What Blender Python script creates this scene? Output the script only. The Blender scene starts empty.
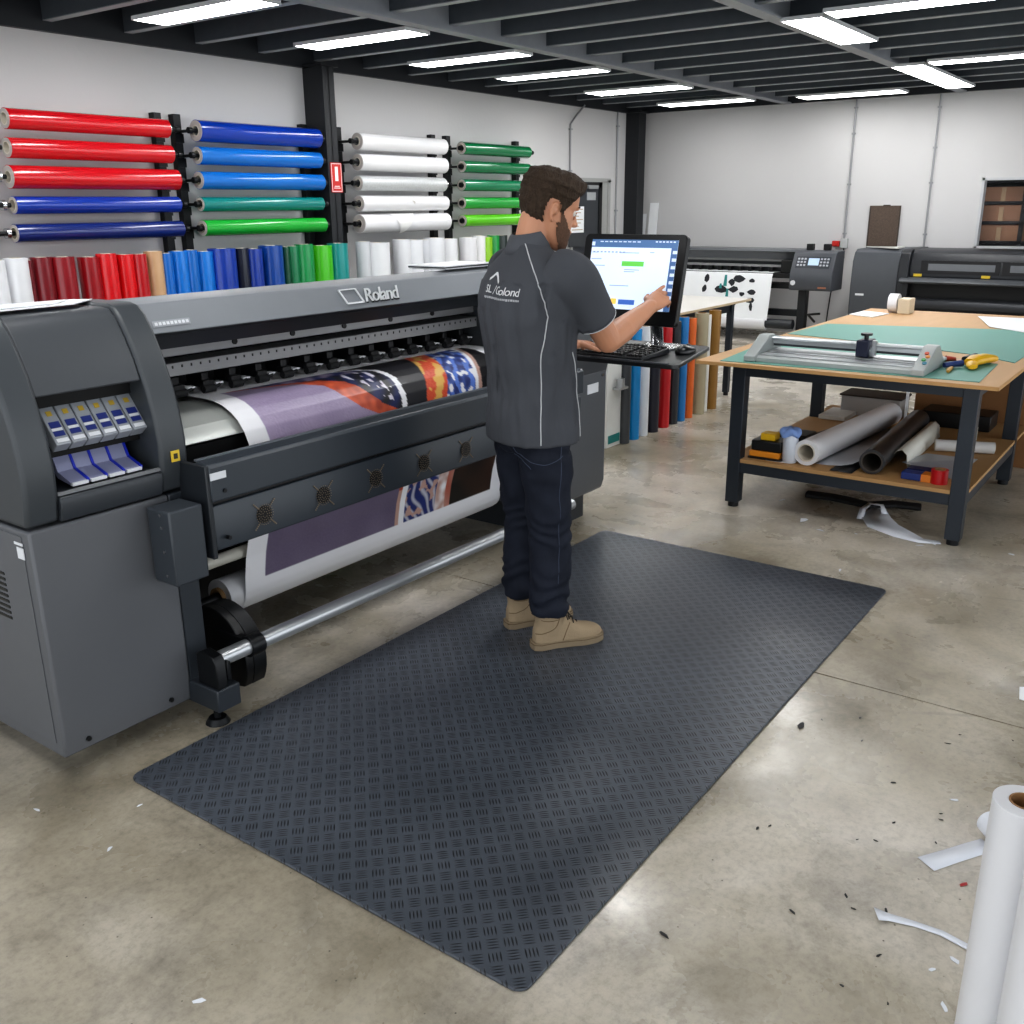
import bpy, bmesh, math, random
import numpy as np
from mathutils import Vector, Matrix, noise
from mathutils.bvhtree import BVHTree
random.seed(7)
C = bpy.context.scene.collection
PI = math.pi
V = Vector

# ------------------------------------------------------------------ materials
def lin(c):
    if isinstance(c, str):
        c = tuple(int(c[i:i+2], 16) / 255 for i in (0, 2, 4))
    return tuple((x / 12.92 if x <= .04045 else ((x + .055) / 1.055) ** 2.4) for x in c) + (1,)
MC = {}
def M(name, col, rough=.5, metal=0., var=.06, scale=12., bump=0., coat=0., emit=0., spec=.5, bscale=None, stretch=None):
    if name in MC: return MC[name]
    m = bpy.data.materials.new(name); m.use_nodes = True
    n = m.node_tree; N = n.nodes; L = n.links
    b = N['Principled BSDF']
    b.inputs['Roughness'].default_value = rough; b.inputs['Metallic'].default_value = metal
    b.inputs['Coat Weight'].default_value = coat; b.inputs['Specular IOR Level'].default_value = spec
    c = lin(col)
    tc = N.new('ShaderNodeTexCoord')
    mp = N.new('ShaderNodeMapping'); L.new(tc.outputs['Object'], mp.inputs[0])
    if stretch: mp.inputs['Scale'].default_value = stretch
    nz = N.new('ShaderNodeTexNoise'); nz.inputs['Scale'].default_value = scale; nz.inputs['Detail'].default_value = 4
    L.new(mp.outputs[0], nz.inputs['Vector'])
    mx = N.new('ShaderNodeMix'); mx.data_type = 'RGBA'
    mx.inputs[6].default_value = tuple(x * (1 - var) for x in c[:3]) + (1,)
    mx.inputs[7].default_value = tuple(min(1, x * (1 + var)) for x in c[:3]) + (1,)
    L.new(nz.outputs['Fac'], mx.inputs[0])
    L.new(mx.outputs[2], b.inputs['Base Color'])
    if bump:
        bp = N.new('ShaderNodeBump'); bp.inputs['Strength'].default_value = min(1, bump); bp.inputs['Distance'].default_value = .01 * max(1, bump)
        n2 = N.new('ShaderNodeTexNoise'); n2.inputs['Scale'].default_value = bscale or scale * 4; n2.inputs['Detail'].default_value = 5
        L.new(mp.outputs[0], n2.inputs['Vector']); L.new(n2.outputs['Fac'], bp.inputs['Height']); L.new(bp.outputs[0], b.inputs['Normal'])
    if emit:
        L.new(mx.outputs[2], b.inputs['Emission Color']); b.inputs['Emission Strength'].default_value = emit
    MC[name] = m
    return m
def attr_mat(name, rough=.4, coat=0.):
    m = M(name, 'ffffff', rough, coat=coat)
    n = m.node_tree; a = n.nodes.new('ShaderNodeVertexColor'); a.layer_name = 'paint'
    n.links.new(a.outputs['Color'], n.nodes['Principled BSDF'].inputs['Base Color'])
    return m

# ------------------------------------------------------------------ builder
class MB:
    def __init__(s): s.bm = bmesh.new(); s.mi = 0
    def face(s, vs):
        try: f = s.bm.faces.new(vs)
        except ValueError: return None
        f.material_index = s.mi; return f
    def box(s, x0, x1, y0, y1, z0, z1, R=None, o=None):
        P = [V((x, y, z)) for x in (x0, x1) for y in (y0, y1) for z in (z0, z1)]
        if R is not None: P = [o + R @ p for p in P]
        v = [s.bm.verts.new(p) for p in P]
        for q in ((0,1,3,2),(4,6,7,5),(0,4,5,1),(2,3,7,6),(0,2,6,4),(1,5,7,3)): s.face([v[i] for i in q])
        return s
    def loft(s, rings, caps=True, closed=True):
        vr = [[s.bm.verts.new(p) for p in r] for r in rings]; n = len(rings[0])
        for a, b in zip(vr[:-1], vr[1:]):
            for i in range(n if closed else n - 1):
                j = (i + 1) % n; s.face([a[i], a[j], b[j], b[i]])
        if caps: s.face(list(reversed(vr[0]))); s.face(vr[-1])
        return s
    def tube(s, path, rad, seg=16, caps=True, up=None):
        path = [V(p) for p in path]
        if not hasattr(rad, '__len__'): rad = [rad] * len(path)
        rings = []; prev = None
        for i, p in enumerate(path):
            t = (path[min(i+1, len(path)-1)] - path[max(i-1, 0)]).normalized()
            if prev is None:
                u = V((0, 0, 1)) if abs(t.z) < .9 else V((1, 0, 0))
            else: u = prev
            u = (u - t * u.dot(t)).normalized(); w = t.cross(u); prev = u
            r = rad[i]; r1, r2 = r if hasattr(r, '__len__') else (r, r)
            rings.append([p + u * math.cos(a) * r1 + w * math.sin(a) * r2 for a in [2*PI*k/seg for k in range(seg)]])
        return s.loft(rings, caps)
    def cyl(s, p0, p1, r, r1=None, seg=24, caps=True):
        return s.tube([p0, p1], [r, r if r1 is None else r1], seg, caps)
    def pipe(s, p0, p1, ro, ri, seg=28):
        p0, p1 = V(p0), V(p1); t = (p1 - p0).normalized()
        u = V((0, 0, 1)) if abs(t.z) < .9 else V((1, 0, 0)); u = (u - t*u.dot(t)).normalized(); w = t.cross(u)
        def R(p, r): return [s.bm.verts.new(p + u*math.cos(2*PI*k/seg)*r + w*math.sin(2*PI*k/seg)*r) for k in range(seg)]
        a, b, c, d = R(p0, ro), R(p1, ro), R(p1, ri), R(p0, ri)
        for A, B in ((a, b), (b, c), (c, d), (d, a)):
            for i in range(seg):
                j = (i+1) % seg; s.face([A[i], A[j], B[j], B[i]])
        return s
    def prism(s, poly, ax, a0, a1):
        """poly: 2D points; ax 'x': (y,z), 'y': (x,z), 'z': (x,y)"""
        def P(p, a): return {'x': (a, p[0], p[1]), 'y': (p[0], a, p[1]), 'z': (p[0], p[1], a)}[ax]
        A = [s.bm.verts.new(P(p, a0)) for p in poly]; B = [s.bm.verts.new(P(p, a1)) for p in poly]
        n = len(poly)
        for i in range(n): s.face([A[i], A[(i+1) % n], B[(i+1) % n], B[i]])
        s.face(list(reversed(A))); s.face(B); return s
    def sheet(s, pts, t=.001):
        """thin slab from a list of 3D points (planar-ish), thickness along z"""
        A = [s.bm.verts.new(V(p)) for p in pts]; B = [s.bm.verts.new(V(p) + V((0, 0, t))) for p in pts]
        n = len(pts)
        for i in range(n): s.face([A[i], A[(i+1) % n], B[(i+1) % n], B[i]])
        s.face(list(reversed(A))); s.face(B); return s
    def strip(s, a, b, t=None):
        """ribbon between two point lists"""
        A = [s.bm.verts.new(V(p)) for p in a]; B = [s.bm.verts.new(V(p)) for p in b]
        for i in range(len(a)-1): s.face([A[i], A[i+1], B[i+1], B[i]])
        return s
    def ball(s, c, r, seg=16, R=None):
        r = r if hasattr(r, '__len__') else (r, r, r)
        rings = []
        for i in range(1, seg//2):
            th = PI*i/(seg//2)
            rings.append([V((math.sin(th)*math.cos(2*PI*k/seg)*r[0], math.sin(th)*math.sin(2*PI*k/seg)*r[1], -math.cos(th)*r[2])) for k in range(seg)])
        if R is not None: rings = [[R @ p for p in q] for q in rings]
        rings = [[V(c) + p for p in q] for q in rings]
        return s.loft(rings, True)
    def build(s, name, mats, parent=None, bevel=0, angle=35, smooth=True, recalc=True, solid=0):
        if recalc: bmesh.ops.recalc_face_normals(s.bm, faces=s.bm.faces)
        me = bpy.data.meshes.new(name)
        off = wloc(parent) if parent else V((0, 0, 0))
        if parent: bmesh.ops.translate(s.bm, vec=-off, verts=s.bm.verts)
        s.bm.to_mesh(me); s.bm.free()
        if not isinstance(mats, (list, tuple)): mats = [mats]
        for m in mats: me.materials.append(m)
        if smooth:
            me.shade_smooth(); me.set_sharp_from_angle(angle=math.radians(angle))
        o = bpy.data.objects.new(name, me); C.objects.link(o)
        if parent: o.parent = parent
        if solid:
            q = o.modifiers.new('solid', 'SOLIDIFY'); q.thickness = solid; q.offset = 0
        if bevel:
            q = o.modifiers.new('bevel', 'BEVEL'); q.width = bevel; q.segments = 2; q.limit_method = 'ANGLE'; q.angle_limit = math.radians(40)
            q.harden_normals = False
        return o
def wloc(o):
    p = V((0, 0, 0))
    while o: p += o.location; o = o.parent
    return p
def thing(name, label, cat, loc, group=None):
    o = bpy.data.objects.new(name, None); C.objects.link(o); o.location = loc
    o.empty_display_size = .05
    o['label'] = label; o['category'] = cat
    if group: o['group'] = group
    return o
def tag(o, label, cat, group=None, kind=None):
    o['label'] = label; o['category'] = cat
    if group: o['group'] = group
    if kind: o['kind'] = kind
    return o
def struct(o): o['kind'] = 'structure'; return o
def dup(root, loc, label=None, group=None):
    r = root.copy(); C.objects.link(r); r.location = loc
    if label: r['label'] = label
    if group: r['group'] = group
    for ch in list(root.children):
        c = ch.copy(); C.objects.link(c); c.parent = r
        for g in list(ch.children):
            d = g.copy(); C.objects.link(d); d.parent = c
    return r
def bake(o, keep_name=None):
    """replace the mesh by its evaluated (modified) mesh"""
    bpy.context.view_layer.update()
    dg = bpy.context.evaluated_depsgraph_get()
    me = bpy.data.meshes.new_from_object(o.evaluated_get(dg))
    o.modifiers.clear(); o.data = me
    return o
def box(name, m, x0, x1, y0, y1, z0, z1, parent=None, bevel=0):
    return MB().box(x0, x1, y0, y1, z0, z1).build(name, m, parent, bevel)
def text_mesh(s, size, origin, ux, uy, depth=.002, spacing=1., shear=0.):
    """list of (verts, faces) of extruded text placed in the frame origin, ux (right), uy (up)"""
    cu = bpy.data.curves.new('t', 'FONT'); cu.body = s; cu.size = size; cu.extrude = depth / 2; cu.resolution_u = 3
    cu.space_character = spacing; cu.shear = shear
    o = bpy.data.objects.new('t', cu); C.objects.link(o); bpy.context.view_layer.update()
    me = bpy.data.meshes.new_from_object(o.evaluated_get(bpy.context.evaluated_depsgraph_get()))
    bpy.data.objects.remove(o); bpy.data.curves.remove(cu)
    ux, uy = V(ux).normalized(), V(uy).normalized(); n = ux.cross(uy)
    vs = [V(origin) + ux*v.co.x + uy*v.co.y + n*v.co.z for v in me.vertices]
    fs = [tuple(p.vertices) for p in me.polygons]; bpy.data.meshes.remove(me)
    return vs, fs
def add_mesh(mb, vs, fs):
    v = [mb.bm.verts.new(p) for p in vs]
    for f in fs: mb.face([v[i] for i in f])

def interp(pts_, s):
    if s <= pts_[0][0]: return pts_[0][1]
    for (a, b), (c_, d_) in zip(pts_[:-1], pts_[1:]):
        if s <= c_: return b+(d_-b)*(s-a)/(c_-a)
    return pts_[-1][1]

# ------------------------------------------------------------------ camera
def setup_camera():
    yaw, pit, rol, F = 6.27036852e-01, 3.08842515e-01, -8.77825126e-03, 960.53
    cy, sy, cp, sp = math.cos(yaw), math.sin(yaw), math.cos(pit), math.sin(pit)
    f = V((cy*cp, sy*cp, -sp)); r = V((sy, -cy, 0)); u = r.cross(f)
    c, s = math.cos(rol), math.sin(rol)
    r2 = c*r + s*u; u2 = -s*r + c*u
    cam = bpy.data.cameras.new('camera'); o = bpy.data.objects.new('camera', cam); C.objects.link(o)
    m = Matrix((r2, u2, -f)).transposed().to_4x4(); m.translation = V((0, 0, 1.68)); o.matrix_world = m
    cam.sensor_width = 36; cam.lens = F / 1024 * 36; cam.clip_start = .05; cam.clip_end = 100
    bpy.context.scene.camera = o
setup_camera()
W, B, Z = 7.085, 12.967, 2.9

# ------------------------------------------------------------------ common materials
charcoal = M('charcoal_paint', '34383d', .42, var=.05, bump=.05, bscale=400)
charcoal_l = M('slate_paint', '4d5156', .45, var=.05, bump=.04, bscale=400)
hood_grey = M('hood_grey_paint', '84888d', .42, var=.03)
cab_grey = M('cabinet_grey_paint', '5d5f63', .5, var=.06, scale=3)
black = M('black_plastic', '0f1012', .4, var=.1)
blackm = M('black_metal', '17191c', .4, .3)
steel = M('brushed_aluminium', 'b4b6b8', .3, .85, var=.08, scale=30, stretch=(.1, 3, 3))
chrome = M('chrome', 'c9cacc', .18, 1.)
frame_steel = M('dark_steel_frame', '2a3038', .4, .2)
white_vinyl = M('white_vinyl', 'd9d9dc', .35, var=.02, coat=.2)
paper = M('white_paper', 'eceef0', .6, var=.02)
cardb = M('cardboard', 'b08d62', .8, var=.1, bump=.1)
core_m = M('cardboard_core', '9a7a55', .8)
core_w = M('pale_core', 'cfc8ba', .7)

# ------------------------------------------------------------------ setting
def floor_mat():
    m = bpy.data.materials.new('polished_concrete'); m.use_nodes = True
    n = m.node_tree; N = n.nodes; L = n.links; b = N['Principled BSDF']
    tc = N.new('ShaderNodeTexCoord')
    def nz(sc, det=6, rough=.6, dist=0.):
        a = N.new('ShaderNodeTexNoise'); a.inputs['Scale'].default_value = sc; a.inputs['Detail'].default_value = det
        a.inputs['Roughness'].default_value = rough; a.inputs['Distortion'].default_value = dist
        L.new(tc.outputs['Object'], a.inputs['Vector']); return a
    def ramp(src, pts):
        r = N.new('ShaderNodeValToRGB'); e = r.color_ramp.elements
        while len(e) < len(pts): e.new(.5)
        for k, (p, c) in enumerate(pts): e[k].position = p; e[k].color = lin(c) if isinstance(c, str) else (c, c, c, 1)
        L.new(src, r.inputs[0]); return r
    def mix(f, a, bb, mode='MIX'):
        x = N.new('ShaderNodeMix'); x.data_type = 'RGBA'; x.blend_type = mode
        for s, v in ((0, f), (6, a), (7, bb)):
            if isinstance(v, (int, float)): x.inputs[s].default_value = v
            elif isinstance(v, tuple): x.inputs[s].default_value = v
            else: L.new(v, x.inputs[s])
        return x.outputs[2]
    big = ramp(nz(.7, 5, .6, .6).outputs['Fac'], [(.32, '857c6a'), (.47, 'a79f8f'), (.62, 'c6bfb4')])
    mid = ramp(nz(3.2, 8, .7, .4).outputs['Fac'], [(.33, .68), (.52, 1.), (.7, 1.12)])
    fine = ramp(nz(42, 6, .75).outputs['Fac'], [(.3, .76), (.52, 1.), (.8, 1.14)])
    c = mix(1., big.outputs[0], mid.outputs[0], 'MULTIPLY'); c = mix(1., c, fine.outputs[0], 'MULTIPLY')
    # dark speckles
    vo = N.new('ShaderNodeTexVoronoi'); vo.inputs['Scale'].default_value = 22; L.new(tc.outputs['Object'], vo.inputs['Vector'])
    sp = ramp(vo.outputs['Distance'], [(.03, .0), (.07, 1.)]); gate = ramp(nz(4.7, 2).outputs['Fac'], [(.50, 1.), (.54, 0.)])
    mx = N.new('ShaderNodeMath'); mx.operation = 'MAXIMUM'; L.new(sp.outputs[0], mx.inputs[0]); L.new(gate.outputs[0], mx.inputs[1])
    c = mix(mx.outputs[0], lin('4a463e'), c)
    # hairline cracks
    vc = N.new('ShaderNodeTexVoronoi'); vc.feature = 'DISTANCE_TO_EDGE'; vc.inputs['Scale'].default_value = .55
    wn = nz(2.5, 6); vm = N.new('ShaderNodeVectorMath'); vm.operation = 'ADD'; L.new(tc.outputs['Object'], vm.inputs[0])
    vs = N.new('ShaderNodeVectorMath'); vs.operation = 'SCALE'; vs.inputs['Scale'].default_value = .045; L.new(wn.outputs['Color'], vs.inputs[0])
    L.new(vs.outputs[0], vm.inputs[1]); L.new(vm.outputs[0], vc.inputs['Vector'])
    cr = ramp(vc.outputs['Distance'], [(.0008, .0), (.003, 1.)]); g2 = ramp(nz(1.1, 3).outputs['Fac'], [(.5, 1.), (.6, .35)])
    m2 = N.new('ShaderNodeMath'); m2.operation = 'MAXIMUM'; L.new(cr.outputs[0], m2.inputs[0]); L.new(g2.outputs[0], m2.inputs[1])
    c = mix(m2.outputs[0], lin('7d766a'), c)
    L.new(c, b.inputs['Base Color'])
    rr = ramp(nz(1.6, 6, .65, .3).outputs['Fac'], [(.35, .18), (.65, .40)])
    L.new(rr.outputs[0], b.inputs['Roughness'])
    bp = N.new('ShaderNodeBump'); bp.inputs['Strength'].default_value = .06; bp.inputs['Distance'].default_value = .005
    L.new(nz(25, 6).outputs['Fac'], bp.inputs['Height']); L.new(bp.outputs[0], b.inputs['Normal'])
    return m
# floor: two slabs either side of a saw-cut joint
JX = 3.297
fl = MB(); fl.box(-3, JX-.004, -4, W+.1, -.1, 0).box(JX+.004, B+.1, -4, W+.1, -.1, 0).box(JX-.004, JX+.004, -4, W+.1, -.1, -.012)
struct(fl.build('floor', floor_mat(), smooth=False))

wall_m = M('painted_wall', 'c8c7c7', .75, var=.03, scale=1.2, bump=.12, bscale=25)
struct(box('wall_left', wall_m, -3, B+.1, W, W+.12, 0, Z+.5))
# cut the door recess visually: the recess is a box set in the wall
wb = MB()
WY0, WY1, WZ0, WZ1 = .6, 2.50, 1.14, 1.945
wb.box(B, B+.12, -4, WY0, 0, Z+.5).box(B, B+.12, WY1, W+.12, 0, Z+.5).box(B, B+.12, WY0, WY1, 0, WZ0).box(B, B+.12, WY0, WY1, WZ1, Z+.5)
struct(wb.build('wall_back', wall_m, smooth=False))

# ceiling deck with purlins and beams
deck_m = M('dark_ceiling_deck', '282c31', .6, var=.2, scale=4)
purl_d = M('purlin_grey', '4f555b', .5, .2, var=.15)
purl_f = M('purlin_flange', 'a4a9ad', .45, .2, var=.12)
beam_m = M('beam_grey', '989ba0', .5, .2, var=.12, scale=8)
dk = MB(); dk.box(-3, B+.12, -4, W+.12, Z+.36, Z+.42)
for k in range(90):   # shallow ribs of the deck sheet
    y = -3.95 + k*.122
    dk.box(-3, B+.1, y, y+.045, Z+.33, Z+.36)
struct(dk.build('ceiling', deck_m, smooth=False))
k = 0
x = B - .50
while x > -2:
    p = MB()
    p.box(x-.004, x+.004, -4, W-.02, Z+.05, Z+.33)                 # web
    p.mi = 1
    p.box(x-.004, x+.066, -4, W-.05, Z+.045, Z+.053)               # bottom flange
    p.box(x+.058, x+.066, -4, W-.05, Z+.053, Z+.075)               # lip
    p.mi = 0
    p.box(x-.004, x+.066, -4, W-.02, Z+.325, Z+.333)
    k += 1
    struct(p.build('trim_%d' % k, [purl_d, purl_f], smooth=False)); x -= .64
for y, w in ((4.93, .11), (2.84, .11), (.75, .11)):
    p = MB()
    p.box(-3, B, y-w/2, y+w/2, Z-.005, Z+.012).box(-3, B, y-.006, y+.006, Z+.01, Z+.2).box(-3, B, y-w/2, y+w/2, Z+.19, Z+.205)
    k += 1; struct(p.build('trim_%d' % k, beam_m, smooth=False))
k += 1
struct(MB().box(-3, B, W-.05, W, Z-.02, Z+.33).build('trim_%d' % k, M('dark_edge', '26292e', .5), smooth=False))
k += 1
struct(MB().box(B-.06, B, -4, W-.05, Z, Z+.33).build('trim_%d' % k, MC['dark_edge'], smooth=False))
# columns
col_m = M('column_paint', '26282c', .5, .1, var=.1)
def column(x0, x1, y0, y1, nm):
    p = MB()
    t = .012
    p.box(x0, x1, y0, y0+t, 0, Z).box(x0, x1, y1-t, y1, 0, Z).box((x0+x1)/2-.005, (x0+x1)/2+.005, y0, y1, 0, Z)
    p.box(x0, x0+.02, y0+t, y1-t, 0, Z)
    p.box(x0-.04, x1+.04, y0-.03, y1, Z-.02, Z)
    struct(p.build(nm, col_m, smooth=False))
k += 1; column(6.60, 6.74, 6.83, W-.002, 'trim_%d' % k)
k += 1; column(12.55, 12.75, 6.88, W-.002, 'trim_%d' % k)

# ceiling light panels
lit = M('light_panel_glow', 'ffffff', .5, var=.005, emit=16.)
rim = M('light_rim', 'c8cacc', .4)
lit_far = M('light_panel_glow_far', 'ffffff', .5, var=.005, emit=7.)
def light(x0, x1, y0, y1, label):
    t = thing('ceiling_light', label, 'ceiling light', ((x0+x1)/2, (y0+y1)/2, Z-.02))
    MB().box(x0+.01, x1-.01, y0+.01, y1-.01, Z-.021, Z-.016).build('diffuser', lit_far if x0 > 11 else lit, t, smooth=False)
    p = MB(); p.box(x0, x1, y0, y1, Z-.015, Z+.004)
    p.box(x0, x0+.01, y0, y1, Z-.022, Z-.015).box(x1-.01, x1, y0, y1, Z-.022, Z-.015).box(x0+.01, x1-.01, y0, y0+.01, Z-.022, Z-.015).box(x0+.01, x1-.01, y1-.01, y1, Z-.022, Z-.015)
    p.build('frame', rim, t, smooth=False)
ords = {4.28: 'white ceiling panel light at top left, nearest of the left row', 5.70: 'white ceiling panel light second in the left row, above the blue rolls',
        7.03: 'white ceiling panel light third in the left row, above the white rolls', 8.33: 'white ceiling panel light fourth in the left row, above the green rolls',
        10.0: 'white ceiling panel light fifth in the left row, above the door', 11.75: 'white ceiling panel light last in the left row, by the back corner',
        2.9: 'white ceiling panel light above the ink end of the big printer'}
for x, l in ords.items(): light(x, x + (.27 if x < 9 else .38), 5.03, 6.2, l)
light(7.08, 8.38, 2.5, 2.80, 'wide bright panel light lengthways under the right ceiling beam, nearer one')
light(10.03, 12.25, 2.56, 2.86, 'long bright panel light lengthways under the right ceiling beam, farther one')
light(6.93, 7.2, 1.0, 2.45, 'slim crosswise panel light at top right, nearer the camera')
light(9.88, 10.15, 1.0, 2.5, 'slim crosswise panel light above the window end of the workshop')
light(12.02, 12.42, 3.3, 4.5, 'slim panel light over the brown board on the back wall')
light(3.9, 5.2, 2.5, 2.80, 'panel light lengthways under the right beam above the mat')
light(.7, 2.0, 2.5, 2.80, 'panel light lengthways under the right beam near the camera')
light(3.6, 3.87, .4, 1.6, 'slim crosswise panel light above the near floor')
light(.3, .57, .4, 1.6, 'unseen added slim crosswise panel light nearest to the camera')  # added panel out of view, brightens the foreground
light(1.5, 1.77, 5.03, 6.2, 'unseen added panel light at the near end of the left row')  # another unseen panel, added as extra light for the near side

# window in the back wall with shelves of boxes behind
wf = M('window_frame_paint', 'bfc0c2', .5)
w = MB()
w.box(B-.012, B+.12, WY1-.03, WY1, WZ0, WZ1).box(B-.012, B+.12, WY0, WY0+.03, WZ0, WZ1).box(B-.012, B+.12, WY0, WY1, WZ1-.03, WZ1).box(B-.012, B+.12, WY0, WY1, WZ0, WZ0+.03)
wn = struct(w.build('window_1', wf, smooth=False))
glass = M('window_glass', 'ffffff', .03, var=.01); g = glass.node_tree.nodes['Principled BSDF']; g.inputs['Transmission Weight'].default_value = 1; g.inputs['IOR'].default_value = 1.1
MB().box(B+.05, B+.054, WY0+.03, WY1-.03, WZ0+.03, WZ1-.03).build('pane', glass, wn, smooth=False)
sb = thing('storage_shelf', 'dark storage rack of cardboard boxes seen through the window', 'shelf', (B+.6, 1.5, 0))
p = MB()
for z in (.95, 1.22, 1.45, 1.68, 1.93): p.box(B+.35, B+.85, .3, 3.2, z-.03, z)
for y in (.3, 1.1, 2.05, 3.15): p.box(B+.35, B+.40, y, y+.05, 0, 2.3)
p.box(B+.86, B+.9, -.5, 3.6, 0, 2.6)
p.build('rack', M('dark_rack', '2b2c30', .6), sb)
i = 0
bl = ['nearest the frame', 'beside it', 'in the middle', 'towards the right', 'at the far right']
cols = ['8a6248', '7c5a44', '93705a', '6e5444']
rows = ['bottom', 'second', 'third', 'top']
for r, z in enumerate((1.22, 1.45, 1.68)):
    for c_ in range(4):
        y1 = 3.1 - c_*.52 - (.04 if c_ % 2 else 0)
        i += 1
        p = MB().box(B+.37, B+.8, y1-.45, y1, z, z+.185-(.02 if (r+c_) % 3 == 0 else 0))
        t = thing('storage_box', 'brown box behind the window, %s shelf, %s' % (rows[r], ['first from the left', 'second from the left', 'third from the left', 'fourth from the left'][c_]), 'box', (B+.6, y1-.22, z), 'boxes behind the window')
        p.build('carton', M('box_%d' % (i % 4), cols[i % 4], .8), t, bevel=.004)
        MB().box(B+.366, B+.37, y1-.25, y1-.2, z, z+.16).build('tape', M('box_tape', 'a58d70', .5), t)

# door in left wall
dr = M('door_dark', '3a3d42', .5); djm = M('door_jamb_grey', 'a3a4a2', .6)
p = MB()
p.box(11.12, 11.16, W-.03, W, 0, 2.0).box(12.06, 12.12, W-.03, W, 0, 2.0).box(11.12, 12.12, W-.03, W, 1.97, 2.02)
d = struct(p.build('door_1', djm, smooth=False))
p = MB(); p.box(11.16, 11.90, W-.016, W-.004, 0, 1.97); p.build('door_leaf', dr, d)
MB().box(11.90, 12.06, W-.012, W-.002, 0, 1.97).build('side_panel', djm, d)
MB().box(11.82, 11.90, W-.028, W-.014, 0, 1.97).box(11.16, 11.90, W-.028, W-.014, 1.9, 1.97).build('leaf_frame', black, d)
MB().box(11.5, 11.75, W-.06, W-.028, 1.88, 1.93).box(11.45, 11.5, W-.09, W-.028, 1.90, 1.92).build('door_closer', M('closer_grey', 'a8abad', .4, .5), d, bevel=.004)
MB().box(11.52, 11.74, W-.022, W-.016, 1.74, 1.84).build('door_plate', M('plate_grey', 'a9acae', .5), d)
# notice sheet
nt = thing('wall_notice', 'white printed notice sheet in a dark frame beside the door', 'notice', (11.2, W-.03, 1.4))
MB().box(11.05, 11.42, W-.045, W-.03, 1.15, 1.68).build('board', M('notice_board', '3d4043', .6), nt)
MB().box(11.07, 11.40, W-.049, W-.045, 1.33, 1.66).build('sheet', paper, nt)
p = MB()
for q in range(7): p.box(11.10, 11.37-.05*(q % 3), W-.0505, W-.049, 1.62-q*.043, 1.63-q*.043)
p.build('printed_lines', M('tan_ink', 'b39a78', .7), nt)

# ------------------------------------------------------------------ wall furniture
pc = M('conduit_grey', '9b9c9e', .45, .4)
def conduit(path, label, clips):
    t = thing('wall_conduit', label, 'conduit', path[0])
    MB().tube(path, .012, 10).build('pipe', pc, t)
    for c in clips:
        MB().box(c[0]-.022, c[0]+.022, c[1]-.022, c[1]+.022, c[2]-.01, c[2]+.01).build('clip', pc, t, bevel=.002)
conduit([(B-.015, 4.055, 1.24), (B-.015, 4.055, Z)], 'thin grey conduit running down to the red switch on back wall', [(B-.015, 4.055, z) for z in (1.3, 1.9, 2.5, 2.8)])
conduit([(B-.015, 3.07, .9), (B-.015, 3.07, Z)], 'thin grey conduit on back wall beside the right rear printer', [(B-.015, 3.07, z) for z in (1.3, 1.9, 2.3, 2.75)])
conduit([(11.1, W-.015, 1.5), (11.1, W-.015, 2.66), (11.18, W-.03, 2.74), (11.38, W-.05, 2.9)], 'thin conduit on left wall that bends over near the ceiling', [(11.1, W-.015, z) for z in (2.1, 2.6)])
conduit([(12.3, W-.015, .6), (12.3, W-.015, Z)], 'thin conduit on left wall right of the door, by the corner column', [(12.3, W-.015, z) for z in (1.6, 2.7)])
t = thing('isolator_switch', 'small grey wall switch box with a red knob, under the conduit', 'switch', (B, 4.08, 1.17))
MB().box(B-.06, B-.001, 4.0, 4.09, 1.12, 1.24).build('housing', M('switch_grey', 'b5b6b6', .5), t, bevel=.005)
MB().box(B-.07, B-.02, 4.10, 4.19, 1.14, 1.21).cyl((B-.09, 4.145, 1.175), (B-.07, 4.145, 1.175), .025).build('red_knob', M('switch_red', 'c02a22', .4), t, bevel=.004)
tag(MB().tube([(B-.02, 4.05, 1.12), (B-.03, 4.03, 1.0), (B-.02, 4.06, .9), (B-.03, 4.16, .55), (B-.02, 4.2, .02)], .008, 8).build('power_cable', black),
    'thin black cable hanging down the back wall from the red switch', 'cable')
t = thing('pin_board', 'brown speckled pin board hung on the back wall', 'board', (B, 3.57, 1.15))
MB().box(B-.02, B-.002, 3.39, 3.76, 1.10, 1.64).build('panel', M('cork', '5d5047', .9, var=.45, scale=70, bump=.3), t)
MB().box(B-.024, B-.02, 3.385, 3.40, 1.10, 1.64).box(B-.024, B-.02, 3.75, 3.765, 1.10, 1.64).box(B-.03, B-.002, 3.52, 3.6, 1.635, 1.65).build('edging', M('cork_edge', '3f3630', .7), t)
# tall white boards in the corner
for q, (y, w, zt, lab) in enumerate([(6.98, .05, 1.55, 'tall narrow white board leaning in the corner, left one'), (6.87, .13, 1.70, 'taller white board leaning in the corner, right one')]):
    p = MB(); p.loft([[V((B-.22, y, 0)), V((B-.20, y, 0)), V((B-.20, y-w, 0)), V((B-.22, y-w, 0))], [V((B-.03, y, zt)), V((B-.01, y, zt)), V((B-.01, y-w, zt)), V((B-.03, y-w, zt))]])
    tag(p.build('foam_board', paper, smooth=False), lab, 'board')
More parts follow.
